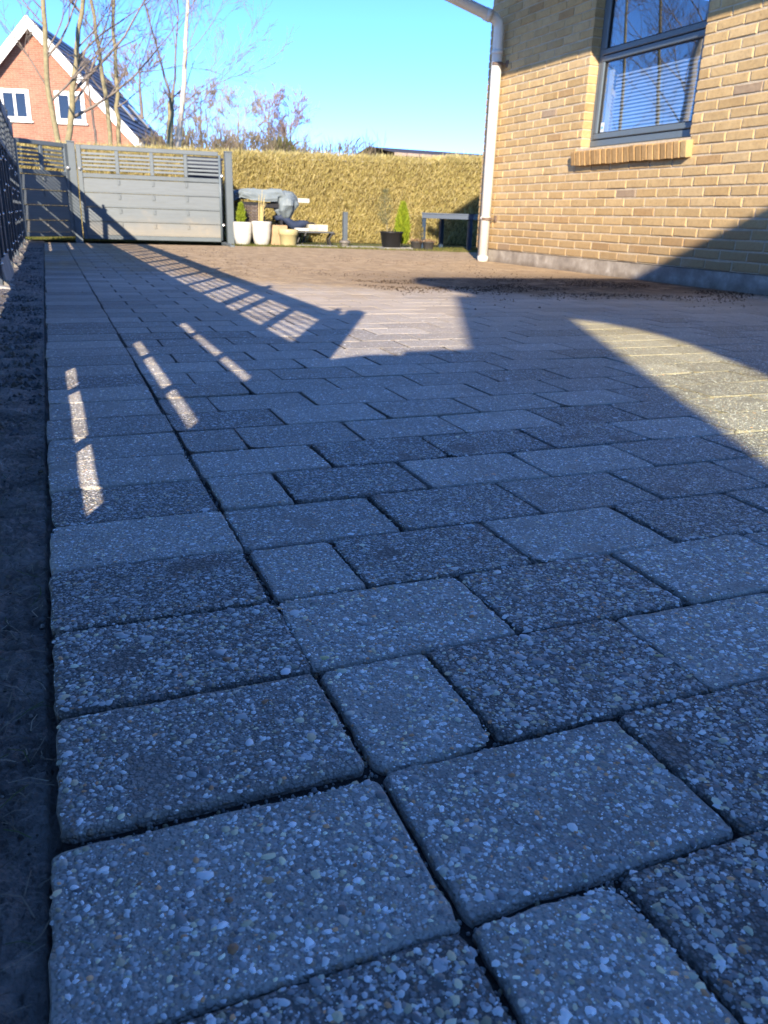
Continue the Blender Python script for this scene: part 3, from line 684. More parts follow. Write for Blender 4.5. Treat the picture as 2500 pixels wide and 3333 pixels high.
# ------------------------------------------------------------------ left fence
def panel_board(L, z0, z1, t, seed):
    m_ = MB(); m_.bbox((-t / 2, 0, z0), (t / 2, L, z1), .004); return m_
FX = -.253
M_FEN = mat('fence_grey', (.05, .062, .075), .6, var=.12, scale=6, bump=.15, bscale=70)
fence = thing('garden_fence', 'long dark grey board fence with slatted top along the soil strip', 'fence', (FX, 5, 0))
def FBuild(name, mb, m): 
    o = mb.build(name, m, fence); o.location = (0, -5, 0); return o
posts_y = [.40, 1.60, 3.10, 4.60, 6.10, 7.60, 9.10, 10.42]
for y in posts_y:
    p = MB(); p.bbox((-.024, y, -.05), (.024, y + .05, 1.215), .004); o = FBuild('post', p, M_FEN)
    c = MB(); c.bbox((-.03, y - .006, 1.216), (.03, y + .056, 1.232), .004); c.bbox((-.012, y + .013, 1.232), (.012, y + .037, 1.275), .004); cc_ = c.build('post_cap', M_FEN, o)
    ft = MB(); ft.bbox((.026, y + .004, -.03), (.05, y + .046, .02), .003); ft.build('sun_spot_foot', mat('sun_spot_pale', (.20, .18, .15), .8) if 'sun_spot_pale' not in bpy.data.materials else bpy.data.materials['sun_spot_pale'], o)  # pale block added to stand in for sunlit spots at the fence base
BZ = [(.045, .233), (.259, .413), (.441, .592), (.620, .79)]
mcache = {}
def shared(key, fn):
    if key not in mcache: mcache[key] = fn()
    return mcache[key]
for i, (ya, yb) in enumerate(zip(posts_y[:-1], posts_y[1:])):
    y0 = ya + .052; L = yb - .002 - y0; gaps = i in (0, 5, 6)
    for k, (z0, z1) in enumerate(BZ):
        t = .011; zt = z1 if gaps or k == 3 else BZ[k + 1][0] - .004
        me = shared(('b', round(L, 3), k, gaps), lambda: panel_board(L, z0, zt, t, 0).mesh('board', M_FEN)); link('board', me, fence, (0, y0 - 5, 0))
    me = shared(('rl', round(L, 3)), lambda: MB().bbox((-.018, 0, .792), (.018, L, .838), .004).mesh('rail', M_FEN)); link('rail', me, fence, (0, y0 - 5, 0))
    me = shared(('rt', round(L, 3)), lambda: MB().bbox((-.018, 0, 1.094), (.018, L, 1.20), .004).mesh('rail', M_FEN)); link('rail', me, fence, (0, y0 - 5, 0))
    for k in range(5):
        me = shared(('s', round(L, 3), k), lambda: MB().bbox((-.0028, 0, .8755 + k * .0423), (.0028, L, .8865 + k * .0423), .001).mesh('slat', M_FEN)); link('slat', me, fence, (0, y0 - 5, 0))
    bt = [.865, 1.32] if i == 0 else [y0 + L * f for f in (1 / 3, 2 / 3)]
    for y in bt:
        me = shared('bt', lambda: MB().bbox((.0065, -.02, .02), (.019, .02, .79), .003).mesh('batten', M_FEN)); link('batten', me, fence, (0, y - 5, 0))
        me = shared('bu', lambda: MB().bbox((-.018, -.02, .8385), (.018, .02, 1.0935), .003).mesh('batten', M_FEN)); link('batten', me, fence, (0, y - 5, 0))
        if i > 2:
            for z in (.12, .33, .52, .70):
                me = shared('scr', lambda: MB().lathe([(.011, 0), (.010, .004), (.005, .007), (.0, .008)], n=10).mesh('screw_head', M_STEEL, True)); link('screw_head', me, fence, (.0192, y - 5, z), (0, RAD(90), 0))
    # bracing screws on the posts
    for z in (.10, .27, .47, .66):
        if i > 2: link('screw_head', mcache['scr'], fence, (.0245, ya + .025 - 5, z), (0, RAD(90), 0))

# ------------------------------------------------------------------ gates
def gate(name, label, W, bays, nsl, loc, rz, cat='gate', bot=.02, H=1.10):
    g = thing(name, label, cat, loc, rz)
    def P(nm, a, b, m, c=.004): return MB().bbox(a, b, c).build(nm, m, g)
    st = .055
    P('stile', (0, -.022, bot), (st, .022, H), M_GREY); P('stile', (W - st, -.022, bot), (W, .022, H), M_GREY)
    P('rail', (st + .001, -.021, H - .05), (W - st - .001, .021, H), M_GREY); P('rail', (st + .001, -.021, .735), (W - st - .001, .021, .785), M_GREY); P('rail', (st + .001, -.021, bot), (W - st - .001, .021, bot + .05), M_GREY)
    zb = [bot + .052, .233, .401, .567, .7335]; bw = (W - 2 * st) / bays
    for r in range(4):
        for b in range(bays):
            me = shared((name, 'b', r), lambda: MB().add([(st, -.004, zb[r]), (st + bw, -.004, zb[r]), (st, -.016, zb[r]), (st + bw, -.016, zb[r]), (st, -.016, zb[r] + .02), (st + bw, -.016, zb[r] + .02), (st, -.004, zb[r + 1] - .006), (st + bw, -.004, zb[r + 1] - .006), (st, .006, zb[r + 1] - .003), (st + bw, .006, zb[r + 1] - .003), (st, .006, zb[r]), (st + bw, .006, zb[r])],
                        [(2, 3, 5, 4), (4, 5, 7, 6), (6, 7, 9, 8), (8, 9, 11, 10), (10, 11, 3, 2), (0, 2, 4, 6, 8, 10)[1:], (3, 11, 9, 7, 5)]).mesh('board', M_GREYB))
            link('board', me, g, (b * bw + .002, 0, 0))
    for b in range(1, bays):
        x = st + b * bw
        P('mullion', (x - .022, -.019, .7855), (x + .022, .019, H - .0505), M_GREY)
        for r in range(4): P('batten', (x - .016, -.0185, zb[r + 1] - .072), (x + .016, -.0045, zb[r + 1] - .012), M_GREYB, .002)
    for b in range(bays):
        x0 = st + b * bw + (.0225 if b else .001); x1 = st + (b + 1) * bw - (.0225 if b < bays - 1 else .001); hz = (H - .05 - .785)
        for k in range(nsl - 1):
            zc = .785 + hz * (k + 1) / nsl
            sl = MB().box((x0, -.005, -.0125), (x1, .005, .0125), Matrix.Rotation(RAD(-12), 3, 'X'), (0, 0, zc)); sl.build('slat', M_GREY, g)
    return g
dxg, dyg = 2.175 - .432, 10.98 - 11.15
mg = gate('driveway_gate', 'wide grey slat topped driveway gate standing closed in the sun', math.hypot(dxg, dyg), 4, 6, (.432, 11.15, 0), math.atan2(dyg, dxg))
Wm = math.hypot(dxg, dyg)
for z in (.81, .22):
    MB().lathe([(.0, .03), (.016, .026), (.022, .012), (.022, 0)], n=14).build('hinge_cap', M_STEEL, mg, True).location = (Wm - .02, -.025, z); mg.children[-1].rotation_euler = (RAD(90), 0, 0)
o = MB().lathe([(.0, .03), (.014, .026), (.02, .012), (.02, 0)], n=14).build('latch_knob', M_STEEL, mg, True); o.location = (.025, -.022, .83); o.rotation_euler = (RAD(90), 0, 0)
o = MB().tube([(Wm - .045, -.032, .04), (Wm - .045, -.032, 1.06)], .016, 10).build('hinge_tube', M_FRAME, mg, True)
dxs, dys = .325 + .262, 11.15 - 10.62
sg = gate('side_gate', 'narrow dark grey gate half in shade at the end of the fence', math.hypot(dxs, dys), 2, 6, (-.262, 10.62, 0), math.atan2(dys, dxs), bot=.045, H=1.10)
o = MB().lathe([(.0, .03), (.014, .026), (.02, .012), (.02, 0)], n=14).build('latch_knob', M_STEEL, sg, True); o.location = (math.hypot(dxs, dys) - .03, -.022, .83); o.rotation_euler = (RAD(90), 0, 0)
def gpost(label, x, y, w, h):
    t = thing('gate_post', label, 'post', (x, y, 0), group='square grey gate posts'); MB().bbox((-w / 2, -w / 2, -.06), (w / 2, w / 2, h), .005).build('shaft', M_GREY, t)
    MB().bbox((-w / 2 - .004, -w / 2 - .004, h + .0005), (w / 2 + .004, w / 2 + .004, h + .014), .004).build('post_cap', M_GREY, t); return t
gpost('square grey gate post standing between the narrow gate and the wide gate', .378, 11.16, .085, 1.12)
p2 = gpost('square grey gate post beside the white planters', 2.232, 10.92, .088, 1.095)
gpost('grey corner post where the fence meets the narrow gate', -.29, 10.58, .07, 1.10)
for z in (.78, .62, .45):
    pass

# ------------------------------------------------------------------ hedge
def blades(n, P, D, L, W, col, mat_, name):
    """n thin leaf sprays: base P, direction D, length L, width W"""
    side = np.cross(D, RNG.normal(0, 1, (n, 3))); side /= np.linalg.norm(side, axis=1, keepdims=True) + 1e-9
    V = np.zeros((n, 4, 3)); V[:, 0] = P - side * W[:, None] * .35; V[:, 1] = P + side * W[:, None] * .35
    bend = RNG.normal(0, .18, (n, 3)) * L[:, None]
    V[:, 2] = P + D * (L * .6)[:, None] + side * (W * .5)[:, None] + bend * .4; V[:, 3] = P + D * L[:, None] + bend - side * (W * .15)[:, None]
    F = np.array([[0, 1, 2], [0, 2, 3]])[None] + (np.arange(n) * 4)[:, None, None]
    me = fast_mesh(name, V.reshape(-1, 3), F.reshape(-1, 3), mat_); point_colour(me, np.repeat(col, 4, 0)); return me
hedge = thing('conifer_hedge', 'long clipped olive yellow conifer hedge across the back of the garden', 'hedge', (4, 12.7, 0))
HX0, HX1, HY0, HY1 = -2.2, 11.5, 12.35, 13.3
def htop(x): return 1.13 + .022 * (x + 1) * (1 if x > -1 else 0) + .05 * (x > 6)
def hfront(x): return HY0 + .0 * x
core = MB(); nxh = 60
for i in range(nxh):
    xa = HX0 + (HX1 - HX0) * i / nxh; xb = HX0 + (HX1 - HX0) * (i + 1) / nxh
    za, zb2 = htop(xa) - .07, htop(xb) - .07; ya = hfront(xa) + .12
    core.add([(xa, ya, -.06), (xb, ya, -.06), (xb, ya, zb2), (xa, ya, za), (xa, HY1, -.06), (xb, HY1, -.06), (xb, HY1, zb2), (xa, HY1, za)], [(0, 1, 2, 3), (3, 2, 6, 7), (7, 6, 5, 4)])
o = core.build('branches', mat('hedge_inner', (.13, .10, .035), .95, var=.4, scale=20, bump=1.)); o.parent = hedge; o.matrix_parent_inverse = Matrix.Translation((-4, -12.7, 0))
n = 160000; x = RNG.uniform(HX0, HX1, n); zt = np.array([htop(a) for a in x]); onf = RNG.random(n) < .82
z = np.where(onf, RNG.random(n) * (zt - .0), zt - RNG.random(n) * .06)
lump = np.array([noise.noise(Vector((a * 2.6, b * 2.2, 4.))) + .5 * noise.noise(Vector((a * 8, b * 6, 9.))) for a, b in zip(x, z)])
y = np.where(onf, HY0 + .06 - lump * .028 + RNG.normal(0, .028, n), RNG.uniform(HY0, HY1, n)); z = np.where(onf, z, z + lump * .012)
D = np.stack([RNG.normal(.10, .34, n), np.where(onf, RNG.normal(-.5, .3, n), RNG.normal(-.1, .5, n)), RNG.normal(1.0, .4, n)], 1); D /= np.linalg.norm(D, axis=1, keepdims=True)
base_c = np.array([(.57, .47, .19), (.63, .53, .25), (.50, .41, .15), (.68, .59, .32), (.40, .34, .11), (.53, .47, .17)])
col = base_c[RNG.choice(6, n, p=[.28, .25, .18, .09, .1, .1])] * (RNG.uniform(.86, 1.14, n) * (1 + .10 * lump))[:, None]
sp = np.clip((lump + .1) * 2, .4, 1.3)
o = link('foliage', blades(n, np.stack([x, y, z], 1), D, RNG.uniform(.03, .085, n), RNG.uniform(.004, .010, n), col, M_LEAF, 'foliage')); o.parent = hedge; o.matrix_parent_inverse = Matrix.Translation((-4, -12.7, 0))
n = 3200; x = RNG.uniform(HX0, HX1, n); P0 = np.stack([x, RNG.uniform(HY0, HY1, n), np.array([htop(a) for a in x]) - .02], 1); D = np.stack([RNG.normal(0, .25, n), RNG.normal(0, .2, n), np.ones(n)], 1); D /= np.linalg.norm(D, axis=1, keepdims=True)
o = link('top_shoots', blades(n, P0, D, RNG.uniform(.03, .10, n), RNG.uniform(.003, .007, n), base_c[RNG.integers(0, 6, n)] * .9, M_LEAF, 'top_shoots')); o.parent = hedge; o.matrix_parent_inverse = Matrix.Translation((-4, -12.7, 0))

# lawn strip with kerb slabs
lw = MB(); lw.add([(2.28, 10.32, -.006), (3.1, 10.12, -.006), (4.2, 9.85, -.006), (5.3, 9.56, -.006), (9.5, 9.5, -.006), (9.5, 12.6, -.006), (-2.5, 12.6, -.006), (-2.5, 11.0, -.006), (.3, 11.3, -.006), (2.28, 11.1, -.006)], [tuple(range(10))])
kind(lw.build('lawn', M_LAWN), 'structure')
n = 26000; x = RNG.uniform(-.3, 6.3, n); edge = np.interp(x, [-.3, 2.2, 2.28, 3.1, 4.2, 5.3, 6.3], [11.35, 11.2, 10.30, 10.10, 9.83, 9.54, 9.5]); y = edge + RNG.random(n) ** 1.6 * 1.6
D = np.stack([RNG.normal(0, .35, n), RNG.normal(0, .35, n), np.ones(n)], 1); D /= np.linalg.norm(D, axis=1, keepdims=True)
gc = np.array([(.13, .15, .03), (.20, .19, .05), (.09, .12, .025), (.24, .20, .07)])[RNG.integers(0, 4, n)] * RNG.uniform(.7, 1.2, n)[:, None]
kind(link('grass', blades(n, np.stack([x, y, np.full(n, -.01)], 1), D, RNG.uniform(.012, .04, n), RNG.uniform(.003, .007, n), gc, M_LEAF, 'grass')), 'stuff')
M_SLAB = mat('grey_slab', (.26, .255, .24), .85, var=.2, scale=9, bump=.4)
for i, (x, y, L) in enumerate(((3.35, 10.75, .55), (3.95, 10.72, .5), (4.5, 10.7, .45))):
    o = MB().bbox((-L / 2, -.12, -.02), (L / 2, .12, .014), .006).build('kerb_slab', M_SLAB); o.location = (x, y, 0); o.rotation_euler = (0, 0, RAD(-12 + 3 * i))
    tag(o, ('flat grey kerb slab under the metal post', 'flat grey kerb slab between the metal post and the black tub', 'flat grey kerb slab just behind the black tub')[i], 'slab', 'flat kerb slabs in the grass strip')

# ------------------------------------------------------------------ pots, barbecue, furniture
M_POTW = mat('white_pot', (.56, .54, .49), .45, var=.08, scale=10)
M_COMPOST = mat('potting_soil', (.03, .022, .016), .95, var=.3, scale=60, bump=.8)
def pot(name, label, loc, prof, m, soil_z, soil_r, cat='planter', group=None, n=30):
    t = thing(name, label, cat, loc, group=group); MB().lathe(prof, n=n).build('shell', m, t, True)
    MB().lathe([(0, soil_z + .004), (soil_r, soil_z)], n=n).build('soil', M_COMPOST, t); return t
wp = [(0, 0), (.082, 0), (.092, .01), (.108, .08), (.118, .17), (.119, .235), (.116, .272), (.112, .278), (.108, .272), (.108, .24)]
pot('white_planter', 'rounded white planter with the small green conifer beside the gate post', (2.372, 10.83, 0), wp, M_POTW, .245, .109, group='white planters by the gate')
wp2 = [(r * 1.03, z * 1.03) for r, z in wp[:-4]] + [(.132, .285), (.128, .292), (.12, .286), (.116, .25)]
pot('white_planter', 'white planter with flared rim and tall straw coloured stalks', (2.617, 10.80, 0), wp2, M_POTW, .255, .115, group='white planters by the gate')
def conifer(name, label, loc, h, r, pal, n, group=None):
    t = thing(name, label, 'shrub', loc, group=group); u = RNG.random(n); zz = u * h; rad = r * np.clip(np.sin(np.pi * (u * .86 + .14)) ** .8 * (1 - u * .45), .02, 1); th = RNG.uniform(0, 2 * np.pi, n)
    rr_ = rad * np.sqrt(RNG.uniform(.25, 1, n)); P_ = np.stack([rr_ * np.cos(th), rr_ * np.sin(th), zz], 1)
    D_ = np.stack([np.cos(th) * .45 + RNG.normal(0, .25, n), np.sin(th) * .45 + RNG.normal(0, .25, n), np.full(n, .9)], 1); D_ /= np.linalg.norm(D_, axis=1, keepdims=True)
    pal = np.array(pal); c = pal[RNG.integers(0, len(pal), n)] * RNG.uniform(.75, 1.2, n)[:, None]
    o = link('foliage', blades(n, P_, D_, RNG.uniform(.02, .05, n) * (h / .35) ** .5, RNG.uniform(.004, .010, n), c, M_LEAF, 'foliage')); o.parent = t
    MB().tube([(0, 0, -.03), (0, 0, h * .8)], [.008, .003], 6).build('stem', M_BARK, t); return t
M_BARK = mat('olive_bark', (.24, .205, .115), .9, var=.3, scale=18, bump=.6)
M_BARKD = mat('brown_bark', (.19, .155, .125), .9, var=.3, scale=18, bump=.6)
M_BIRCH = None
conifer('potted_conifer', 'small bright green conifer growing in the rounded white planter', (2.36, 10.83, .245), .245, .062, [(.28, .36, .03), (.36, .42, .04), (.22, .29, .03)], 2600)
sk = thing('dry_stalks', 'tall straw yellow stalks standing in the flared white planter', 'plant', (2.61, 10.8, .25))
for i in range(9):
    a = random.uniform(0, 6.28); r0 = random.uniform(0, .03); l = random.uniform(.28, .46) if i < 4 else random.uniform(.12, .28); lean = random.uniform(.0, .06)
    MB().tube([(r0 * math.cos(a), r0 * math.sin(a), 0), (r0 * math.cos(a) + lean * .3, r0 * math.sin(a), l * .5), (r0 * math.cos(a) + lean * 1.4, r0 * math.sin(a) + .01, l)], [.008, .0065, .002], 6).build('stalk', mat('straw', (.50, .40, .17), .8, var=.2) if i == 0 else bpy.data.materials['straw'], sk)
# yellow pot and terracotta box
yp = [(0, 0), (.098, 0), (.104, .01), (.118, .13), (.122, .132), (.128, .136), (.132, .20), (.128, .205), (.12, .20), (.118, .165)]
pot('yellow_pot', 'round pale yellow pot with a thick rim beside the white planters', (2.955, 10.72, 0), yp, mat('yellow_glaze', (.46, .39, .20), .5, var=.1, scale=12), .17, .119)
tb = thing('clay_box', 'square sandy clay box half hidden behind the yellow pot', 'planter', (2.875, 10.92, 0), RAD(-10))
b = MB(); 
for aa, bb in (((-.11, -.11, 0), (.11, -.095, .25)), ((-.11, .095, 0), (.11, .11, .25)), ((-.11, -.0945, 0), (-.095, .0945, .25)), ((.095, -.0945, 0), (.11, .0945, .25))): b.bbox(aa, bb, .004)
b.build('shell', mat('sandy_clay', (.36, .25, .14), .85, var=.2, scale=10), tb); MB().box((-.094, -.094, .02), (.094, .094, .21)).build('soil', M_COMPOST, tb)
# covered barbecue
M_COVER = mat('cover_fabric', (.17, .205, .225), .55, var=.12, scale=5, bump=.25)
bq = thing('covered_barbecue', 'barbecue under a draped grey blue cover with a pale side handle', 'barbecue', (2.78, 11.35, 0))
prof = []
nu, nv = 48, 16; V = []; 
for j in range(nv):
    v = j / (nv - 1)
    for i in range(nu):
        a = 2 * math.pi * i / nu; cx, sy = math.cos(a), math.sin(a)
        ex = .45; ey = .22
        X = ex * (abs(cx) ** .55) * (1 if cx > 0 else -1); Y = ey * (abs(sy) ** .7) * (1 if sy > 0 else -1)
        drop = .13 + .13 * max(0, (X - .14) / .31) - .02 * math.sin(a * 5)
        Z = .685 - v * drop if v > .25 else .685 - v * drop * .25
        k = 1 if v > .25 else .55 + v * 1.8
        if v > .5 and X > .18:
            q = (v - .5) * 2; k *= 1 - .35 * q
        w = .010 * math.sin(a * 9 + j * .7) * min(1, v * 2) + .008 * noise.noise(Vector((X * 7, Y * 7, v * 4)))
        V.append((X * k * (1 + w * 2), Y * k * (1 + w * 3), Z + w * .8))
F = [(j * nu + i, j * nu + (i + 1) % nu, (j + 1) * nu + (i + 1) % nu, (j + 1) * nu + i) for j in range(nv - 1) for i in range(nu)]
F.append(tuple(range(nu))); m_ = MB(); m_.add(V, F); 
m_.v = [(x + .012 * noise.noise(Vector((x * 9, y * 9, z * 14))), y + .03 * abs(noise.noise(Vector((x * 6 + z * 9, y * 5, z * 11)))) * (-1 if y < 0 else 1), z + .045 * noise.noise(Vector((x * 6, y * 8, 3))) + .02 * noise.noise(Vector((x * 17, y * 15, 5)))) for x, y, z in m_.v]
cv = m_.build('cover', M_COVER, bq, False)
bag = MB().lathe([(.0, .31), (.03, .313), (.085, .35), (.14, .43), (.168, .51), (.165, .58), (.12, .645), (.0, .672)], (.285, -.08, .0), 40)

def fold(x, y, z):
    a = math.atan2(y + .08, x - .285); k = 1 + .09 * math.sin(a * 7 + z * 9) * min(1, max(0, (.62 - z) * 5)) + .30 * noise.noise(Vector((x * 9, y * 9, z * 11)))
    return (.285 + (x - .285) * k, -.08 + (y + .08) * k, z + .015 * noise.noise(Vector((x * 11, z * 9, 2))))
bag.v = [fold(*q) for q in bag.v]; bag.build('hanging_cover', M_COVER, bq, False)
MB().bbox((.40, -.03, .545), (.65, .03, .60), .006).build('side_handle', mat('pale_handle', (.55, .55, .52), .5), bq)
for lx in (-.3, .22):
    for ly in (-.12, .12): MB().bbox((lx - .018, ly - .018, -.06), (lx + .018, ly + .018, .5), .003).build('leg', mat('black_metal', (.015, .015, .018), .5) if 'black_metal' not in bpy.data.materials else bpy.data.materials['black_metal'], bq)
MBK = bpy.data.materials['black_metal']
MB().bbox((-.36, -.16, .46), (.30, .16, .53), .006).build('firebox', MBK, bq)
for k in range(3): MB().bbox((-.40, -.19, .30 + k * .05), (-.12, -.17, .325 + k * .05), .003).build('shelf_slat', mat('weathered_slat', (.20, .21, .22), .7) if 'weathered_slat' not in bpy.data.materials else bpy.data.materials['weathered_slat'], bq)
cb = thing('storage_cabinet', 'dark navy storage cabinet behind the slats at the right end of the wide gate', 'cabinet', (2.02, 11.62, 0))
MB().bbox((-.22, -.16, -.02), (.24, .16, 1.03), .006).build('body', mat('navy_paint', (.018, .025, .045), .5), cb)
MB().bbox((-.235, -.175, 1.0305), (.255, .175, 1.06), .005).build('lid', bpy.data.materials['navy_paint'], cb)
for k in range(4): MB().bbox((-.21, -.172, .18 + k * .12), (.23, -.1605, .22 + k * .12), .003).build('slat', bpy.data.materials['weathered_slat'], cb)
# wicker basket standing under the barbecue cover
def wicker_mat():
    T = NT('dark_wicker'); tc = T.n('ShaderNodeTexCoord'); ck = T.n('ShaderNodeTexBrick'); ck.inputs['Scale'].default_value = 22; ck.inputs['Color1'].default_value = (.10, .075, .06, 1); ck.inputs['Color2'].default_value = (.15, .115, .095, 1); ck.inputs['Mortar'].default_value = (.015, .012, .012, 1)
    T.l(tc.outputs['Object'], ck.inputs['Vector']); T.l(ck.outputs[0], T.b.inputs['Base Color']); T.b.inputs['Roughness'].default_value = .6; return T.m
bk = thing('wicker_basket', 'tall dark brown wicker basket beneath the barbecue cover', 'basket', (2.60, 11.08, 0))
wk = MB(); M_WICK = wicker_mat()
for k in range(22):
    z = .02 + k * .0215; pts = []
    for i in range(25):
        a = 2 * math.pi * i / 24; rr0 = .125 + (.004 if (i + k) % 2 else -.004); pts.append((rr0 * math.cos(a), rr0 * math.sin(a), z))
    wk.tube(pts, .0095, 5, False)
wk.build('weave', M_WICK, bk)
for i in range(12):
    a = 2 * math.pi * i / 12; MB().tube([(.125 * math.cos(a), .125 * math.sin(a), 0), (.125 * math.cos(a), .125 * math.sin(a), .49)], .006, 5).build('stake', M_WICK, bk)
# bench with tray
bn = thing('garden_bench', 'low black metal bench with bowed legs in front of the hedge', 'bench', (3.35, 10.95, 0), RAD(-8))
MB().bbox((-.29, -.1, .165), (.29, .1, .185), .004).build('seat', mat('bench_grey', (.08, .085, .09), .5), bn)
MB().tube([(-.29, -.10, .15), (-.29, .10, .15)], .014, 8).build('rail', MBK, bn); MB().tube([(.29, -.10, .16), (.29, .10, .16)], .014, 8).build('rail', MBK, bn)
for sx in (-1, 1):
    for sy in (-1, 1): MB().tube([(sx * .27, sy * .085, .165), (sx * .22, sy * .09, .09), (sx * .25, sy * .10, 0)], .014, 8).build('leg', MBK, bn)
MB().tube([(.0 + .09 * math.cos(a), .06, .2 + .09 * math.sin(a)) for a in np.linspace(0, math.pi, 12)], .010, 6).build('hoop', MBK, bn)
tr = thing('wooden_tray', 'pale weathered wooden tray lying on the black bench', 'tray', (3.42, 10.93, .187), RAD(-6))
WPALE = mat('pale_wood', (.50, .45, .34), .8, var=.25, scale=12)
MB().bbox((-.13, -.08, 0), (.13, .08, .02), .003).build('base', WPALE, tr)
for aa, bb in (((-.13, -.08, .0205), (.13, -.068, .085)), ((-.13, .068, .0205), (.13, .08, .085)), ((-.13, -.0675, .0205), (-.118, .0675, .085)), ((.118, -.0675, .0205), (.13, .0675, .085))): MB().bbox(aa, bb, .003).build('side', WPALE, tr)
o = MB().bbox((-.09, -.05, 0), (.09, .05, .035), .006).build('white_block', mat('block_white', (.66, .63, .56), .7, var=.1)); o.location = (3.19, 10.9, .186); tag(o, 'small white block lying on the bench beside the tray', 'block')
# dark blue folded cover on a frame behind bench
ck = thing('folded_chair', 'dark blue folded garden chair behind the bench and the yellow pot', 'chair', (3.06, 11.35, 0))
NAVY = mat('navy_fabric', (.022, .035, .075), .7, var=.2, scale=9, bump=.3)
m_ = MB(); V = []; F = []
for i in range(13):
    u = i / 12; zz = .36 + .03 * math.sin(u * 9) - .10 * u ** 2
    for yy in (-.14, .14): V.append((-.12 + u * .48, yy, zz)); V.append((-.12 + u * .48, yy, zz - .05 - .06 * math.sin(u * 3.1)))
for i in range(12):
    a = i * 4; F += [(a, a + 4, a + 6, a + 2), (a + 1, a + 3, a + 7, a + 5), (a, a + 1, a + 5, a + 4), (a + 2, a + 6, a + 7, a + 3)]
F += [(0, 2, 3, 1), (48, 49, 51, 50)]; m_.add(V, F); m_.build('seat', NAVY, ck, True)
for sx in (-.08, .32):
    for sy in (-.12, .12): MB().tube([(sx, sy, .3 if sx < 0 else .24), (sx + (.10 if sx < 0 else -.1), sy, -.03)], .012, 7).build('leg', MBK, ck)
# bollard
bo = thing('metal_post', 'short grey square metal post standing on a round iron foot', 'post', (3.745, 10.72, .012))
MB().bbox((-.03, -.03, .03), (.03, .03, .42), .004).build('shaft', mat('post_blue_grey', (.09, .11, .13), .45, var=.1), bo)
MB().bbox((-.03, -.03, .4205), (.03, .03, .432), .003).build('post_cap', M_GREY, bo)
MB().lathe([(0, 0), (.05, 0), (.055, .012), (.05, .03), (.075, .038), (.078, .055), (.045, .075), (.0, .078)], n=20).build('foot', mat('iron_foot', (.20, .18, .155), .55, metal=.3, var=.2), bo, True)
# black tub, conifer, small pots
bp_ = [(0, 0), (.115, 0), (.122, .01), (.150, .175), (.156, .178), (.158, .198), (.150, .198), (.143, .165)]
M_BLK = mat('black_plastic', (.014, .014, .015), .45, var=.2, scale=12)
tub = pot('black_tub', 'wide black plastic tub on a flat stone with a thin sapling', (4.265, 10.33, .022), bp_, M_BLK, .17, .146, 'tub')
for a in (-100, 80): 
    q = MB().tube([(.154 * math.cos(RAD(a - 9)), .154 * math.sin(RAD(a - 9)), .19), (.158 * math.cos(RAD(a - 5)), .158 * math.sin(RAD(a - 5)), .222), (.158 * math.cos(RAD(a + 5)), .158 * math.sin(RAD(a + 5)), .222), (.154 * math.cos(RAD(a + 9)), .154 * math.sin(RAD(a + 9)), .19)], .006, 6); q.build('handle', M_BLK, tub)
o = MB().bbox((-.21, -.17, -.02), (.21, .17, .02), .006).build('stepping_stone', M_SLAB); o.location = (4.30, 10.32, 0); tag(o, 'flat grey stone slab under the wide black tub', 'slab')
sp_ = thing('sapling', 'thin sapling with a wispy grey green crown in the black tub', 'plant', (4.21, 10.33, .19))
MB().tube([(0, 0, -.03), (-.015, 0, .12), (-.045, .01, .3), (-.05, .02, .45)], [.009, .008, .005, .002], 6).build('trunk', M_BARK, sp_)
n = 700; th = RNG.uniform(0, 6.28, n); uu = RNG.random(n); rd = .11 * np.sin(np.pi * np.clip(uu, .05, 1)) ** .7 * np.sqrt(RNG.random(n)); P_ = np.stack([-.05 + rd * np.cos(th), rd * np.sin(th), .12 + uu * .42], 1); D_ = RNG.normal(0, 1, (n, 3)); D_[:, 2] += .5; D_ /= np.linalg.norm(D_, axis=1, keepdims=True)
link('crown', blades(n, P_, D_, RNG.uniform(.02, .05, n), RNG.uniform(.003, .008, n), np.array([(.16, .17, .09), (.22, .21, .11), (.12, .14, .07)])[RNG.integers(0, 3, n)], M_LEAF, 'crown'), sp_)
conifer('bright_conifer', 'lime green cone shaped conifer between the black tub and the small pots', (4.515, 10.55, .06), .51, .115, [(.33, .42, .03), (.41, .47, .04), (.24, .32, .03)], 6500)
conifer('dry_conifer', 'faded straw coloured small conifer behind the small grey pots', (4.80, 10.62, .05), .36, .085, [(.30, .24, .09), (.24, .20, .07), (.34, .28, .12)], 1500)
sp2 = [(0, 0), (.058, 0), (.062, .006), (.078, .092), (.083, .094), (.084, .106), (.078, .106), (.074, .09)]
M_PG = mat('grey_plastic', (.05, .048, .046), .5, var=.2, scale=16)
for i, (x, y) in enumerate(((4.585, 10.22), (4.745, 10.18))):
    pot('plant_pot', ('small grey plastic pot with dry leaves standing next to the black tub', 'small grey plastic pot with dry leaves on the side away from the tub')[i], (x, y, 0), sp2, M_PG, .09, .075, 'pot', 'small grey pots')
    n = 260; P_ = np.stack([RNG.normal(0, .035, n), RNG.normal(0, .035, n), RNG.uniform(.0, .03, n)], 1); D_ = RNG.normal(0, 1, (n, 3)); D_[:, 2] = np.abs(D_[:, 2]); D_ /= np.linalg.norm(D_, axis=1, keepdims=True)
    o = link('dry_leaves', blades(n, P_, D_, RNG.uniform(.015, .04, n), RNG.uniform(.006, .014, n), np.array([(.34, .22, .12), (.42, .30, .18), (.24, .14, .08)])[RNG.integers(0, 3, n)], M_LEAF, 'dry_leaves')); o.location = (x, y, .09)
    tag(o, ('withered tan leaves in the small pot next to the tub', 'withered tan leaves in the small pot farther from the tub')[i], 'plant', 'withered pot plants')
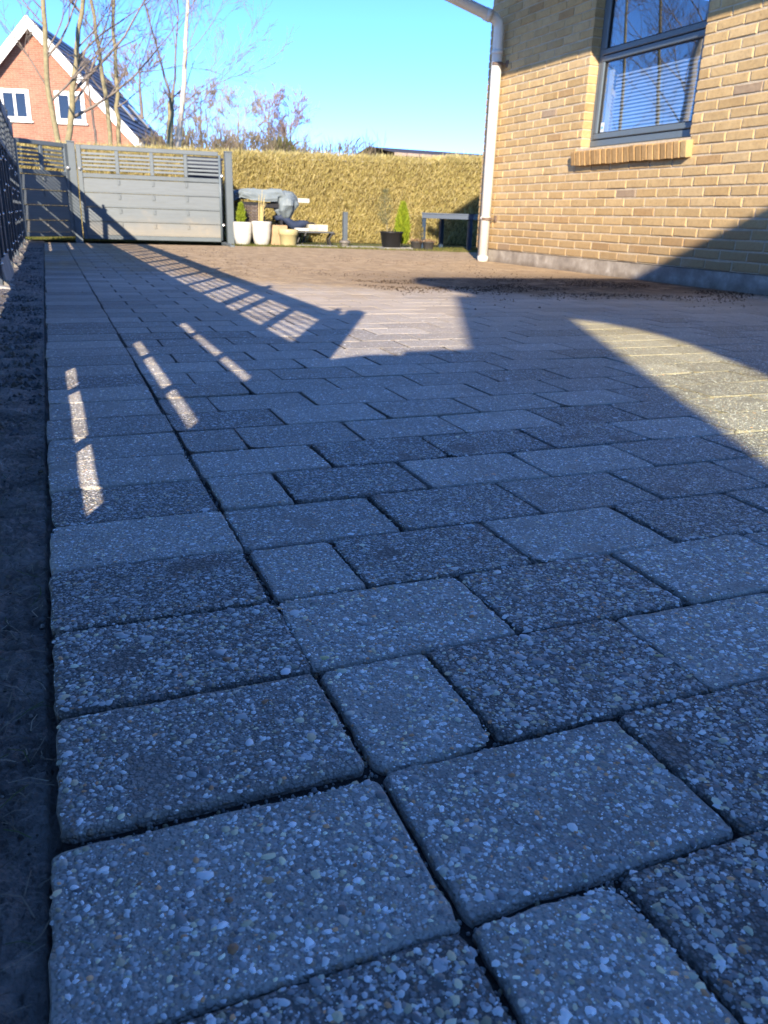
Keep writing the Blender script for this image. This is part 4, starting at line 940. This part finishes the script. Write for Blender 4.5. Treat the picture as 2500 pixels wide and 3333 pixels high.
# garden table
tbm = thing('garden_table', 'blue grey garden table with square legs by the house corner', 'table', (5.35, 10.3, 0))
M_TAB = mat('table_blue_grey', (.03, .052, .09), .45, var=.06)  # blue grey, darkened to stand in for the shade on the table
TX = [(-.50, .36), (-.50, 1.05), (.55, .36), (.07, .02)]
def tp(nm, a, b, m=M_TAB): return MB().bbox(a, b, .004).build(nm, m, tbm)
for x, y in ((-.50, .30), (.07, .0), (.12, 1.0), (.75, .6)): tp('leg', (x - .028, y - .028, -.01), (x + .028, y + .028, .40))
q = MB(); q.add([(-.54, .27, .401), (.09, -.05, .401), (.85, .58, .401), (.15, 1.06, .401), (-.54, .27, .455), (.09, -.05, .455), (.85, .58, .455), (.15, 1.06, .455)], [(0, 3, 2, 1), (4, 5, 6, 7), (0, 1, 5, 4), (1, 2, 6, 5), (2, 3, 7, 6), (3, 0, 4, 7)]); q.build('table_top', M_TAB, tbm)
q = MB(); q.add([(-.55, .26, .456), (.10, -.06, .456), (.87, .58, .456), (.15, 1.08, .456), (-.55, .26, .472), (.10, -.06, .472), (.87, .58, .472), (.15, 1.08, .472)], [(0, 3, 2, 1), (4, 5, 6, 7), (0, 1, 5, 4), (1, 2, 6, 5), (2, 3, 7, 6), (3, 0, 4, 7)]); q.build('table_edge', M_TAB, tbm)
# weathered planks at the foot of the fence
for i, (x, y, L, rz, rx, lab) in enumerate(((-.215, 5.1, .95, 0, 12, 'weathered pale plank leaning on the fence foot'), (-.185, 4.9, .8, 2, 80, 'weathered pale plank lying flat in front of the leaning plank'))):
    o = MB().bbox((-.009, -L / 2, 0), (.009, L / 2, .13), .003).build('wooden_plank', mat('weathered_plank', (.34, .32, .29), .85, var=.3, scale=9, bump=.5) if i == 0 else bpy.data.materials['weathered_plank'])
    o.location = (x, y, -.02); o.rotation_euler = (0, RAD(-rx), RAD(rz)); tag(o, lab, 'plank', 'weathered planks by the fence')

# ------------------------------------------------------------------ red house behind the gates
RH = thing('red_brick_house', 'red brick gabled house with white bargeboards beyond the gates', 'house', (.22, 34, 0), RAD(-17))
def red_brick():
    T = NT('red_brick'); tc = T.n('ShaderNodeTexCoord'); mp = T.n('ShaderNodeMapping'); mp.inputs['Rotation'].default_value = (RAD(90), 0, 0); T.l(tc.outputs['Object'], mp.inputs['Vector'])
    b = T.n('ShaderNodeTexBrick'); b.inputs['Scale'].default_value = 1.0; b.inputs['Brick Width'].default_value = .24; b.inputs['Row Height'].default_value = .0667; b.inputs['Mortar Size'].default_value = .006
    b.inputs['Color1'].default_value = (.35, .15, .096, 1); b.inputs['Color2'].default_value = (.26, .108, .07, 1); b.inputs['Mortar'].default_value = (.42, .25, .18, 1); T.l(mp.outputs[0], b.inputs['Vector'])
    f = T.noise(tc.outputs['Object'], 1.4, 5, .6); c = T.mix(1.0, b.outputs[0], T.ramp(f, [(.3, (.86, .84, .82)), (.7, (1.1, 1.1, 1.1))]), 'MULTIPLY')
    T.l(c, T.b.inputs['Base Color']); T.b.inputs['Roughness'].default_value = .9; return T.m
M_RED = red_brick()
AP = 6.5; SL = 1.07; HL = 4.0
def zr(s): return AP - SL * abs(s)
wall_r = MB(); e = 3.7
wv = [(-e, 0, -.05), (e, 0, -.05), (e, 0, zr(e) - .25), (0, 0, AP - .25), (-e, 0, zr(e) - .25)]
wall_r.add(wv + [(x, 8, z) for x, _, z in wv], [(0, 1, 2, 3, 4), (9, 8, 7, 6, 5), (1, 6, 7, 2), (5, 0, 4, 9)]); wall_r.build('wall', M_RED, RH)
M_SLATE = mat('dark_slate', (.035, .036, .045), .38, var=.25, scale=3, bump=.3)
rf2 = MB(); ov = -.35
for sg in (-1, 1):
    q = [(0, ov, AP), (sg * HL, ov, zr(HL)), (sg * HL, 8.4, zr(HL)), (0, 8.4, AP)]
    rf2.add(q + [(x, y, z - .12) for x, y, z in q], [(0, 1, 2, 3), (7, 6, 5, 4), (1, 5, 6, 2), (3, 2, 6, 7)])
roof2 = rf2.build('roof', M_SLATE, RH)
# tile courses on the slope that shows
tile_me = MB().box((-.16, 0, 0), (.16, .245, .03)).mesh('tile', M_SLATE)
ang = math.atan(SL)
tl_all = MB(); ct = 0
for i in range(17):
    s = .1 + i * .235
    for k in range(26):
        y0 = -.34 + k * .33; c_, s_ = math.cos(ang), math.sin(ang)
        dz = .012
        def pt(d, y, h): return (s + d * c_ + h * s_, y, zr(s) - d * s_ + h * c_)
        h0 = .008; h1 = .04
        tl_all.add([pt(0, y0 + .006, h0), pt(.335, y0 + .006, h1 - .01), pt(.335, y0 + .324, h1 - .01), pt(0, y0 + .324, h0), pt(0, y0 + .006, h0 + .012), pt(.335, y0 + .006, h1 + .008), pt(.335, y0 + .324, h1 + .008), pt(0, y0 + .324, h0 + .012)], [(4, 5, 6, 7), (1, 2, 6, 5), (0, 1, 5, 4), (2, 3, 7, 6)])
kind(tl_all.build('tile', M_SLATE, roof2), 'stuff')
for sg, nm in ((-1, 'bargeboard'), (1, 'bargeboard')):
    q = MB(); w_ = .40
    a = [(0, ov - .04, AP + .02), (sg * HL, ov - .04, zr(HL) + .02), (sg * HL, ov - .04, zr(HL) - w_), (0, ov - .04, AP - w_)]
    q.add(a + [(x, ov - .002, z) for x, _, z in a], [(0, 1, 2, 3), (7, 6, 5, 4), (0, 4, 5, 1), (3, 2, 6, 7), (1, 5, 6, 2)]); q.build('bargeboard', M_WHITE, RH)
    sf = MB(); b_ = [(0, ov, AP - .145), (sg * (HL - .02), ov, zr(HL) - .125), (sg * (HL - .02), -.004, zr(HL) - .125), (0, -.004, AP - .145)]; sf.add(b_, [(0, 1, 2, 3)]); sf.build('soffit', mat('soffit_brown', (.28, .19, .12), .8) if 'soffit_brown' not in bpy.data.materials else bpy.data.materials['soffit_brown'], RH)
M_DGLASS = glass_mat('far_glass', .04, (.6, .64, .68)); M_DARK = mat('dark_interior', (.12, .125, .135), .9)
for (s0, s1) in ((-1.34, -.30), (.57, 1.61)):
    z0, z1 = 3.24, 4.27; wf = MB(); t2 = .14
    wf.bbox((s0, -.05, z0), (s1, .02, z0 + t2), .01); wf.bbox((s0, -.05, z1 - t2), (s1, .02, z1), .01); wf.bbox((s0, -.05, z0 + t2 + .001), (s0 + t2, .02, z1 - t2 - .001), .01); wf.bbox((s1 - t2, -.05, z0 + t2 + .001), (s1, .02, z1 - t2 - .001), .01)
    mc = (s0 + s1) / 2; wf.bbox((mc - .045, -.04, z0 + t2 + .001), (mc + .045, .015, z1 - t2 - .001), .008)
    wo = wf.build('window', M_WHITE, RH)
    for a, b in ((s0 + t2, mc - .045), (mc + .045, s1 - t2)):
        MB().box((a, -.014, z0 + t2), (b, -.012, z1 - t2)).build('pane', M_DGLASS, wo); MB().box((a, -.008, z0 + t2), (b, -.004, z1 - t2)).build('dark_backing', M_DARK, wo)  # dark sheet behind each pane stands in for the unlit room
    MB().bbox((s0 - .06, -.10, z0 - .05), (s1 + .06, -.001, z0 - .001), .006).build('sill', M_WHITE, wo)
for (y0, s0, s1) in ((3.1, 2.05, 2.65), (6.0, 1.85, 2.65)):
    q = MB(); c_ = [(s0, y0, zr(s0)), (s1, y0, zr(s1)), (s1, y0 + .75, zr(s1)), (s0, y0 + .75, zr(s0))]; nx_, nz_ = math.sin(ang), math.cos(ang)
    q.add([(x + nx_ * .05, y, z + nz_ * .05) for x, y, z in c_] + [(x + nx_ * .10, y, z + nz_ * .10) for x, y, z in c_], [(4, 5, 6, 7), (0, 1, 5, 4), (1, 2, 6, 5), (2, 3, 7, 6), (3, 0, 4, 7)]); sk_ = q.build('skylight', mat('skylight_frame', (.10, .11, .13), .4) if 'skylight_frame' not in bpy.data.materials else bpy.data.materials['skylight_frame'], RH)
    q = MB(); i_ = .06; d_ = [(s0 + i_, y0 + i_), (s1 - i_, y0 + i_), (s1 - i_, y0 + .75 - i_), (s0 + i_, y0 + .75 - i_)]
    q.add([(s + nx_ * h, y, zr(s) + nz_ * h) for h in (.101, .106) for s, y in d_], [(4, 5, 6, 7), (0, 1, 5, 4), (1, 2, 6, 5), (2, 3, 7, 6), (3, 0, 4, 7)]); q.build('pane', mat('sky_glass', (.55, .6, .68), .05, metal=.9) if 'sky_glass' not in bpy.data.materials else bpy.data.materials['sky_glass'], sk_)
gtr = MB().tube([(HL + .06, -.3, zr(HL) - .05), (HL + .06, 8.4, zr(HL) - .05)], .07, 10).build('gutter', M_WHITE, RH)
# far bungalow whose roof shows over the hedge
bgw = thing('bungalow', 'low bungalow with dark flat pitched roof showing above the hedge', 'house', (14.3, 30, 0))
MB().box((-1.8, .3, -.05), (6.0, 5, 2.55)).build('wall', mat('bungalow_wall', (.34, .27, .2), .9, var=.15), bgw)
q = MB(); q.add([(-1.95, 0, 2.72), (6.3, 0, 2.72), (6.3, 2.6, 3.06), (-1.95, 2.6, 3.06), (6.3, 5.3, 2.72), (-1.95, 5.3, 2.72)], [(0, 1, 2, 3), (3, 2, 4, 5)]); q.build('roof', mat('bungalow_roof', (.06, .055, .06), .8, var=.3, scale=5, bump=.5), bgw)
for i in range(16): MB().bbox((-1.9 + i * .515, -.02, 2.60), (-1.9 + i * .515 + .49, .03, 2.715), .004).build('fascia_board', mat('fascia_weathered', (.32, .24, .19), .85, var=.3) if 'fascia_weathered' not in bpy.data.materials else bpy.data.materials['fascia_weathered'], bgw)

# ------------------------------------------------------------------ trees
def birch_mat():
    T = NT('birch_bark'); tc = T.n('ShaderNodeTexCoord'); mp = T.n('ShaderNodeMapping'); mp.inputs['Scale'].default_value = (6, 6, 1.5); T.l(tc.outputs['Object'], mp.inputs[0])
    f = T.noise(mp.outputs[0], 3, 6, .7); c = T.ramp(f, [(.3, (.10, .085, .075)), (.42, (.42, .37, .30)), (.7, (.54, .49, .41))]); T.l(c, T.b.inputs['Base Color']); T.b.inputs['Roughness'].default_value = .75; return T.m
M_BIRCH = birch_mat()
M_TWIG = mat('twig_brown', (.12, .09, .075), .9); M_TWIGP = mat('twig_tan', (.26, .20, .15), .9)
def tree(name, label, pts, radii, seed, mtrunk, mtwig, nbr, blen, start=.3, up=.5, levels=3, group=None, extra=(), droop=0.0, tw=1.0, bias=(0, 0), rmin=.0032):
    rnd = random.Random(seed); base = pts[0]
    t = thing(name, label, 'tree', base, group=group); B = Vector(base)
    tp_ = [Vector(p) - B for p in pts]
    # finer trunk with a little wander
    P2 = []; R2 = []
    for i in range(len(tp_) - 1):
        for k in range(5):
            u = k / 5; q = tp_[i].lerp(tp_[i + 1], u); wv_ = .02 * (1 if (i or k) else 0)
            P2.append(q + Vector((rnd.gauss(0, wv_ * .5), rnd.gauss(0, wv_ * .5), 0))); R2.append(radii[i] * (1 - u) + radii[i + 1] * u)
    P2.append(tp_[-1]); R2.append(radii[-1])
    MB().tube(P2, R2, 9).build('trunk', mtrunk, t, True)
    cr = MB(); count = [0]
    def grow(p, d, L, r, lv):
        if count[0] > 3800: return
        r = max(r, rmin)
        count[0] += 1; n_ = 6 if lv == 0 else (4 if lv < 3 else 3); pp_ = [p.copy()]; rr_ = [r]; dirs = []
        for i in range(n_):
            d = (d + Vector((rnd.gauss(0, .11), rnd.gauss(0, .11), rnd.gauss(.035 - droop * (lv > 0), .08)))).normalized(); p = p + d * (L / n_); pp_.append(p.copy()); rr_.append(max(rmin * .7, r * (1 - .82 * (i + 1) / n_))); dirs.append(d.copy())
        cr.tube(pp_, rr_, 5 if lv == 0 else 3, False)
        if lv < levels:
            kids = rnd.randint(4, 6) if lv == 0 else rnd.randint(3, 5)
            for _ in range(kids):
                u = rnd.uniform(.25, 1.0); i = min(n_ - 1, int(u * n_)); dd = dirs[i]; sd_ = dd.cross(Vector((rnd.gauss(0, 1), rnd.gauss(0, 1), rnd.gauss(0, 1)))).normalized()
                grow(pp_[i].lerp(pp_[i + 1], u * n_ - i if u < 1 else 1), (dd * .85 + sd_ * rnd.uniform(.35, .75) + Vector((0, 0, .12 - droop))).normalized(), L * rnd.uniform(.35, .6), rr_[i] * .62, lv + 1)
    N = len(P2)
    for b in range(nbr):
        u = start + (1 - start) * (b + rnd.random()) / nbr; i = min(N - 2, int(u * (N - 1))); a = rnd.uniform(0, 6.28)
        d = Vector((math.cos(a) + bias[0], math.sin(a) + bias[1], up + rnd.gauss(0, .15))).normalized()
        grow(P2[i], d, blen * (1.15 - .7 * u) * rnd.uniform(.7, 1.2), max(.0035, R2[i] * .38) * tw, 0)
    for (h, d, L, r) in extra:
        i = min(range(N), key=lambda k: abs(P2[k].z - h)); grow(P2[i], Vector(d).normalized(), L, r, 0)
    cr.build('crown', mtwig, t, True); return t
tree('bare_tree', 'olive barked bare tree with the straightest trunk in front of the red gable', [(.33, 14, -.05), (.29, 14, 1.3), (.24, 14, 2.2), (.30, 14, 3.2), (.33, 14, 4.4), (.4, 14, 5.6)], [.055, .044, .038, .032, .024, .01], 3, M_BARK, M_BARKD, 7, 1.3, .42, .75, 3, 'bare trees behind the gates', extra=[(1.95, (1, .1, .95), 1.5, .022), (2.5, (.9, -.1, .9), 1.9, .02), (2.1, (-1, 0, 1.2), 1.3, .015)])
tree('bare_tree', 'leaning olive barked bare tree with long limbs reaching over the wide gate', [(.40, 15, -.05), (.47, 15, 1.34), (.66, 15, 2.3), (.80, 15, 3.0), (1.05, 15, 4.1), (1.2, 15, 5.4)], [.066, .052, .043, .036, .026, .01], 8, M_BARK, M_BARKD, 7, 1.4, .40, .8, 3, 'bare trees behind the gates', extra=[(1.85, (1, .1, .42), 2.5, .026), (2.2, (.95, .1, .95), 2.4, .03), (2.0, (.8, 0, 1.1), 2.2, .022), (2.6, (.9, .2, .8), 1.8, .02)])
tree('bare_tree', 'slim dark bare tree with a curved trunk before the slate roof', [(1.33, 17, -.05), (1.29, 17, 1.5), (1.24, 17, 2.6), (1.14, 17, 3.8), (1.02, 17, 5.2)], [.05, .045, .038, .03, .012], 12, M_BARK, M_BARKD, 6, 1.1, .45, .8, 3, 'bare trees behind the gates')
tree('bare_tree', 'slim bare tree with a straight trunk at the right edge of the slate roof', [(1.42, 17.2, -.05), (1.45, 17.2, 1.5), (1.49, 17.2, 2.6), (1.53, 17.2, 3.9), (1.5, 17.2, 5.4)], [.05, .045, .036, .03, .012], 17, M_BARK, M_BARKD, 6, 1.2, .42, .75, 3, 'bare trees behind the gates', bias=(.5, 0))
tree('bare_tree', 'thin low bare tree half hidden behind the middle of the wide gate', [(1.24, 20, -.05), (1.21, 20, 1.8), (1.17, 20, 2.5), (1.1, 20, 3.4)], [.035, .03, .024, .008], 19, M_BARKD, M_BARKD, 6, .9, .5, .9, 2, 'bare trees behind the gates')
tree('birch_tree', 'white barked birch with a fan of fine purple twigs beyond the wide gate', [(2.55, 18, -.05), (2.65, 18, 1.54), (2.80, 18, 2.4), (2.91, 18, 3.27), (3.0, 18, 4.22), (3.05, 18, 5.6), (3.1, 18, 7)], [.07, .058, .05, .042, .032, .02, .008], 23, M_BIRCH, M_TWIGP, 17, 2.2, .25, .95, 3, tw=.5, bias=(.3, 0))
tree('forked_tree', 'moss green trunk forking into two thin stems just left of the birch', [(2.5, 18.6, -.05), (2.57, 18.6, 1.6), (2.66, 18.6, 2.45), (2.70, 18.6, 2.6)], [.085, .075, .065, .04], 29, M_BARK, M_BARKD, 5, .8, .6, .9, 2, extra=[(2.6, (-.12, 0, 1), 2.6, .03), (2.6, (.28, 0, 1), 2.4, .028), (2.4, (.9, 0, .5), 1.2, .012)])
# hazier trees farther off
for i, (x, y, h, r, s, lab, nb_) in enumerate(((4.4, 40, 6.8, .14, 31, 'broad bare oak rising behind the slate roof', 34), (6.6, 38, 5.0, .09, 37, 'low spreading bare tree behind the right part of the wide gate', 32), (8.0, 37, 4.8, .08, 41, 'pale fan shaped bare shrub tree left of the reddish pair', 34), (10.1, 40, 5.3, .09, 43, 'reddish brown slender bare tree, taller of the pair above the hedge', 26), (11.3, 40.5, 5.1, .08, 47, 'reddish brown slender bare tree beside the green bush above the hedge', 24))):
    tree('distant_tree', lab, [(x, y, -.05), (x + .05, y, h * .4), (x + .02, y, h * .75), (x + .1, y, h)], [r, r * .8, r * .45, .01], s, M_BARKD if i != 2 else M_BARK, mat('far_twig_%d' % i, [(.27, .21, .16), (.29, .23, .17), (.34, .28, .19), (.30, .20, .15), (.30, .20, .15), (.16, .12, .1), (.16, .12, .1)][i], .9), nb_, h * .36, .22, 1.0 if i in (3, 4) else .7, 3, 'distant bare trees', tw=.55, rmin=.009)
n = 3000
gb = thing('green_bush', 'small yellow green bush rising above the hedge line', 'bush', (10.6, 39.5, 0)); th = RNG.uniform(0, 6.28, n); ph_ = np.arccos(RNG.uniform(-1, 1, n)); rad = RNG.uniform(.7, 1, n) * (1 + .15 * np.sin(th * 5))
P_ = np.stack([rad * .85 * np.sin(ph_) * np.cos(th), rad * .8 * np.sin(ph_) * np.sin(th), 2.7 + rad * .9 * np.cos(ph_)], 1); D_ = RNG.normal(0, .5, (n, 3)); D_[:, 2] += .6; D_ /= np.linalg.norm(D_, axis=1, keepdims=True)
link('foliage', blades(n, P_, D_, RNG.uniform(.1, .26, n), RNG.uniform(.05, .12, n), np.array([(.16, .17, .035), (.22, .22, .05), (.11, .125, .025)])[RNG.integers(0, 3, n)], M_LEAF, 'foliage'), gb)
MB().tube([(0, 0, -.05), (0, 0, 3)], [.08, .04], 8).build('trunk', M_BARKD, gb)
# undergrowth twigs beyond the hedge
n = 26000; x = RNG.uniform(3.2, 12.2, n); y = RNG.uniform(30, 44, n); hm = 3.0 + 1.0 * np.array([noise.noise(Vector((a * .45, 3, 1))) for a in x]) - np.clip(x - 11.5, 0, 3) * .3; z = RNG.random(n) * hm * .95
D = RNG.normal(0, .35, (n, 3)); D[:, 2] = 1; D /= np.linalg.norm(D, axis=1, keepdims=True)
kind(link('undergrowth', blades(n, np.stack([x, y, z], 1), D, RNG.uniform(.25, .7, n), RNG.uniform(.008, .02, n), np.array([(.20, .16, .10), (.25, .20, .13), (.16, .12, .09), (.22, .19, .09)])[RNG.integers(0, 4, n)], M_LEAF, 'undergrowth')), 'stuff')
# trees on the neighbour's side that the house window mirrors
tree('birch_tree', 'old birch with dark scarred bark mirrored in the house window', [(-3.0, 13.7, -.05), (-3.05, 13.55, 2.2), (-2.95, 13.4, 3.3), (-3.1, 13.2, 4.6), (-3.0, 13.1, 6.6), (-3.1, 13, 8.5)], [.12, .09, .075, .06, .04, .015], 61, M_BIRCH, M_BARKD, 18, 2.2, .2, .8, 3, tw=.5)
tree('bare_tree', 'thin leaning bare tree mirrored in the middle of the house window', [(-3.3, 14.25, -.05), (-3.2, 14.5, 2.3), (-3.2, 14.8, 4), (-3.2, 15.2, 6), (-3.2, 15.4, 7.5)], [.05, .04, .03, .02, .008], 67, M_BARK, M_BARKD, 18, 2.0, .2, .8, 3, tw=.5)
tree('bare_tree', 'twiggy bare tree mirrored at the far side of the house window', [(-4.6, 17.5, -.05), (-4.6, 17.6, 3), (-4.5, 17.8, 5.5), (-4.6, 18, 8)], [.05, .04, .026, .01], 71, M_BARK, M_BARKD, 22, 2.4, .15, .8, 3, tw=.5)

# ------------------------------------------------------------------ unseen objects added out of view to throw the big shadows
M_RENDER = mat('pale_render', (.62, .60, .56), .9, var=.06, scale=5)
DZ = 1.55; DX = -1.112 * DZ; DY = -2.336 * DZ        # the added shadow caster stands this much taller and farther back
cp = thing('shadow_screen', 'unseen flat roofed screen with a tinted opening, added to shade the paving', 'shadow_screen', (0, -1.2 + DY, 0))  # added and unseen; walls and roof shaped to cast the foreground shade
def extr(poly, y0, y1):
    m_ = MB(); nn = len(poly); m_.add([(x, y0, z) for x, z in poly] + [(x, y1, z) for x, z in poly], [tuple(range(nn)), tuple(range(2 * nn - 1, nn - 1, -1))] + [(i, (i + 1) % nn, nn + (i + 1) % nn, nn + i) for i in range(nn)]); return m_
arc = [(x + DX, z + DZ) for x, z in ((.09, 1.77), (.2, 1.715), (.30, 1.645), (.36, 1.59), (.44, 1.46), (.475, 1.30), (.485, 1.15), (.485, .70))]
WL = .09 + DX; WB = .70 + DZ; WT = 2.19 + DZ; WR = 2.3
extr([(-.43 + DX, -.07), (WL, -.07), (WL, WT), (-.43 + DX, WT)], -.02, .02).build('wall', M_RENDER, cp)
extr([(WL + .0001, -.07), (WR, -.07), (WR, WB), (WL + .0001, WB)], -.02, .02).build('wall', M_RENDER, cp)
extr([(WL + .0001, WT)] + [(max(a, WL + .0001), b) for a, b in arc[:-1]] + [(arc[-1][0], WB + .0001), (WR, WB + .0001), (WR, WT)], -.02, .02).build('wall', M_RENDER, cp)
T = NT('tinted_pane'); tr_ = T.n('ShaderNodeBsdfTransparent'); tr_.inputs[0].default_value = (.93, .94, .75, 1); T.l(tr_.outputs[0], T.t.nodes['Material Output'].inputs[0])  # unseen pane, tinted to colour the sun patch on the paving
extr([(WL + .0005, WB + .002)] + [(max(a, WL + .0005), b - .001) for a, b in arc[:-1]] + [(arc[-1][0] - .0005, WB + .002)], -.003, .003).build('pane', T.m, cp)
MB().box((-.315 + DX, -1.0, 2.2 + DZ), (WR + .2, .84, 2.40 + DZ)).build('roof', M_RENDER, cp)
for x in (-.25, WR): MB().tube([(x, -.9, -.07), (x, -.9, 2.199 + DZ)], .05, 10).build('post', M_GREY, cp)
bn_ = thing('shadow_bin', 'unseen black bin with a domed lid, added to round the shadow edge', 'bin', (-.33, -.62, 0))  # added, unseen; shades the near paving and rounds the shadow edge
q = MB(); q.add([(-.24, -.26, .04), (.24, -.26, .04), (.24, .22, .04), (-.24, .22, .04), (-.28, -.30, .96), (.28, -.30, .96), (.28, .28, .96), (-.28, .28, .96)], [(0, 3, 2, 1), (4, 5, 6, 7), (0, 1, 5, 4), (1, 2, 6, 5), (2, 3, 7, 6), (3, 0, 4, 7)]); q.build('body', M_BLK, bn_)
q = MB(); V = []; F = []
for i in range(13):
    u = i / 12; xx = -.295 + .59 * u; zz = .965 + .115 * math.sin(math.pi * u) ** .8
    V += [(xx, -.32, zz), (xx, .30, zz), (xx, -.32, .961), (xx, .30, .961)]
for i in range(12): a = i * 4; F += [(a, a + 4, a + 5, a + 1), (a, a + 2, a + 6, a + 4), (a + 1, a + 5, a + 7, a + 3), (a + 2, a + 3, a + 7, a + 6)]
q.add(V, F); q.build('lid', M_BLK, bn_, True)
for sx in (-.22, .22): MB().tube([(sx - .025, -.27, .1), (sx + .025, -.27, .1)], .1, 16).build('wheel', MBK, bn_)
bx_ = thing('shadow_box', 'unseen small box added on the bin lid to step the shadow edge', 'box', (-.345, -.86, 1.066))  # added, unseen; puts a step in the lower edge of the sun patch
MB().bbox((-.12, -.07, 0), (.12, .073, .232), .003).build('carton', mat('cardboard', (.36, .25, .15), .85, var=.1), bx_)
MB().bbox((-.03, -.071, .2322), (.03, .074, .2335), .0005).build('tape', mat('parcel_tape', (.42, .30, .16), .3), bx_)
pp_ = thing('shadow_pier', 'unseen grey end pier by the board fence, shaped for its shadow', 'post', (FX, .285, 0))  # unseen; height and width shaped to the shadow at the fence end
MB().bbox((-.03, -.11, -.05), (.03, .11, 1.20), .006).build('shaft', M_FEN, pp_); MB().bbox((-.03, -.11, 1.2005), (.03, -.02, 1.316), .005).build('post_cap', M_FEN, pp_)
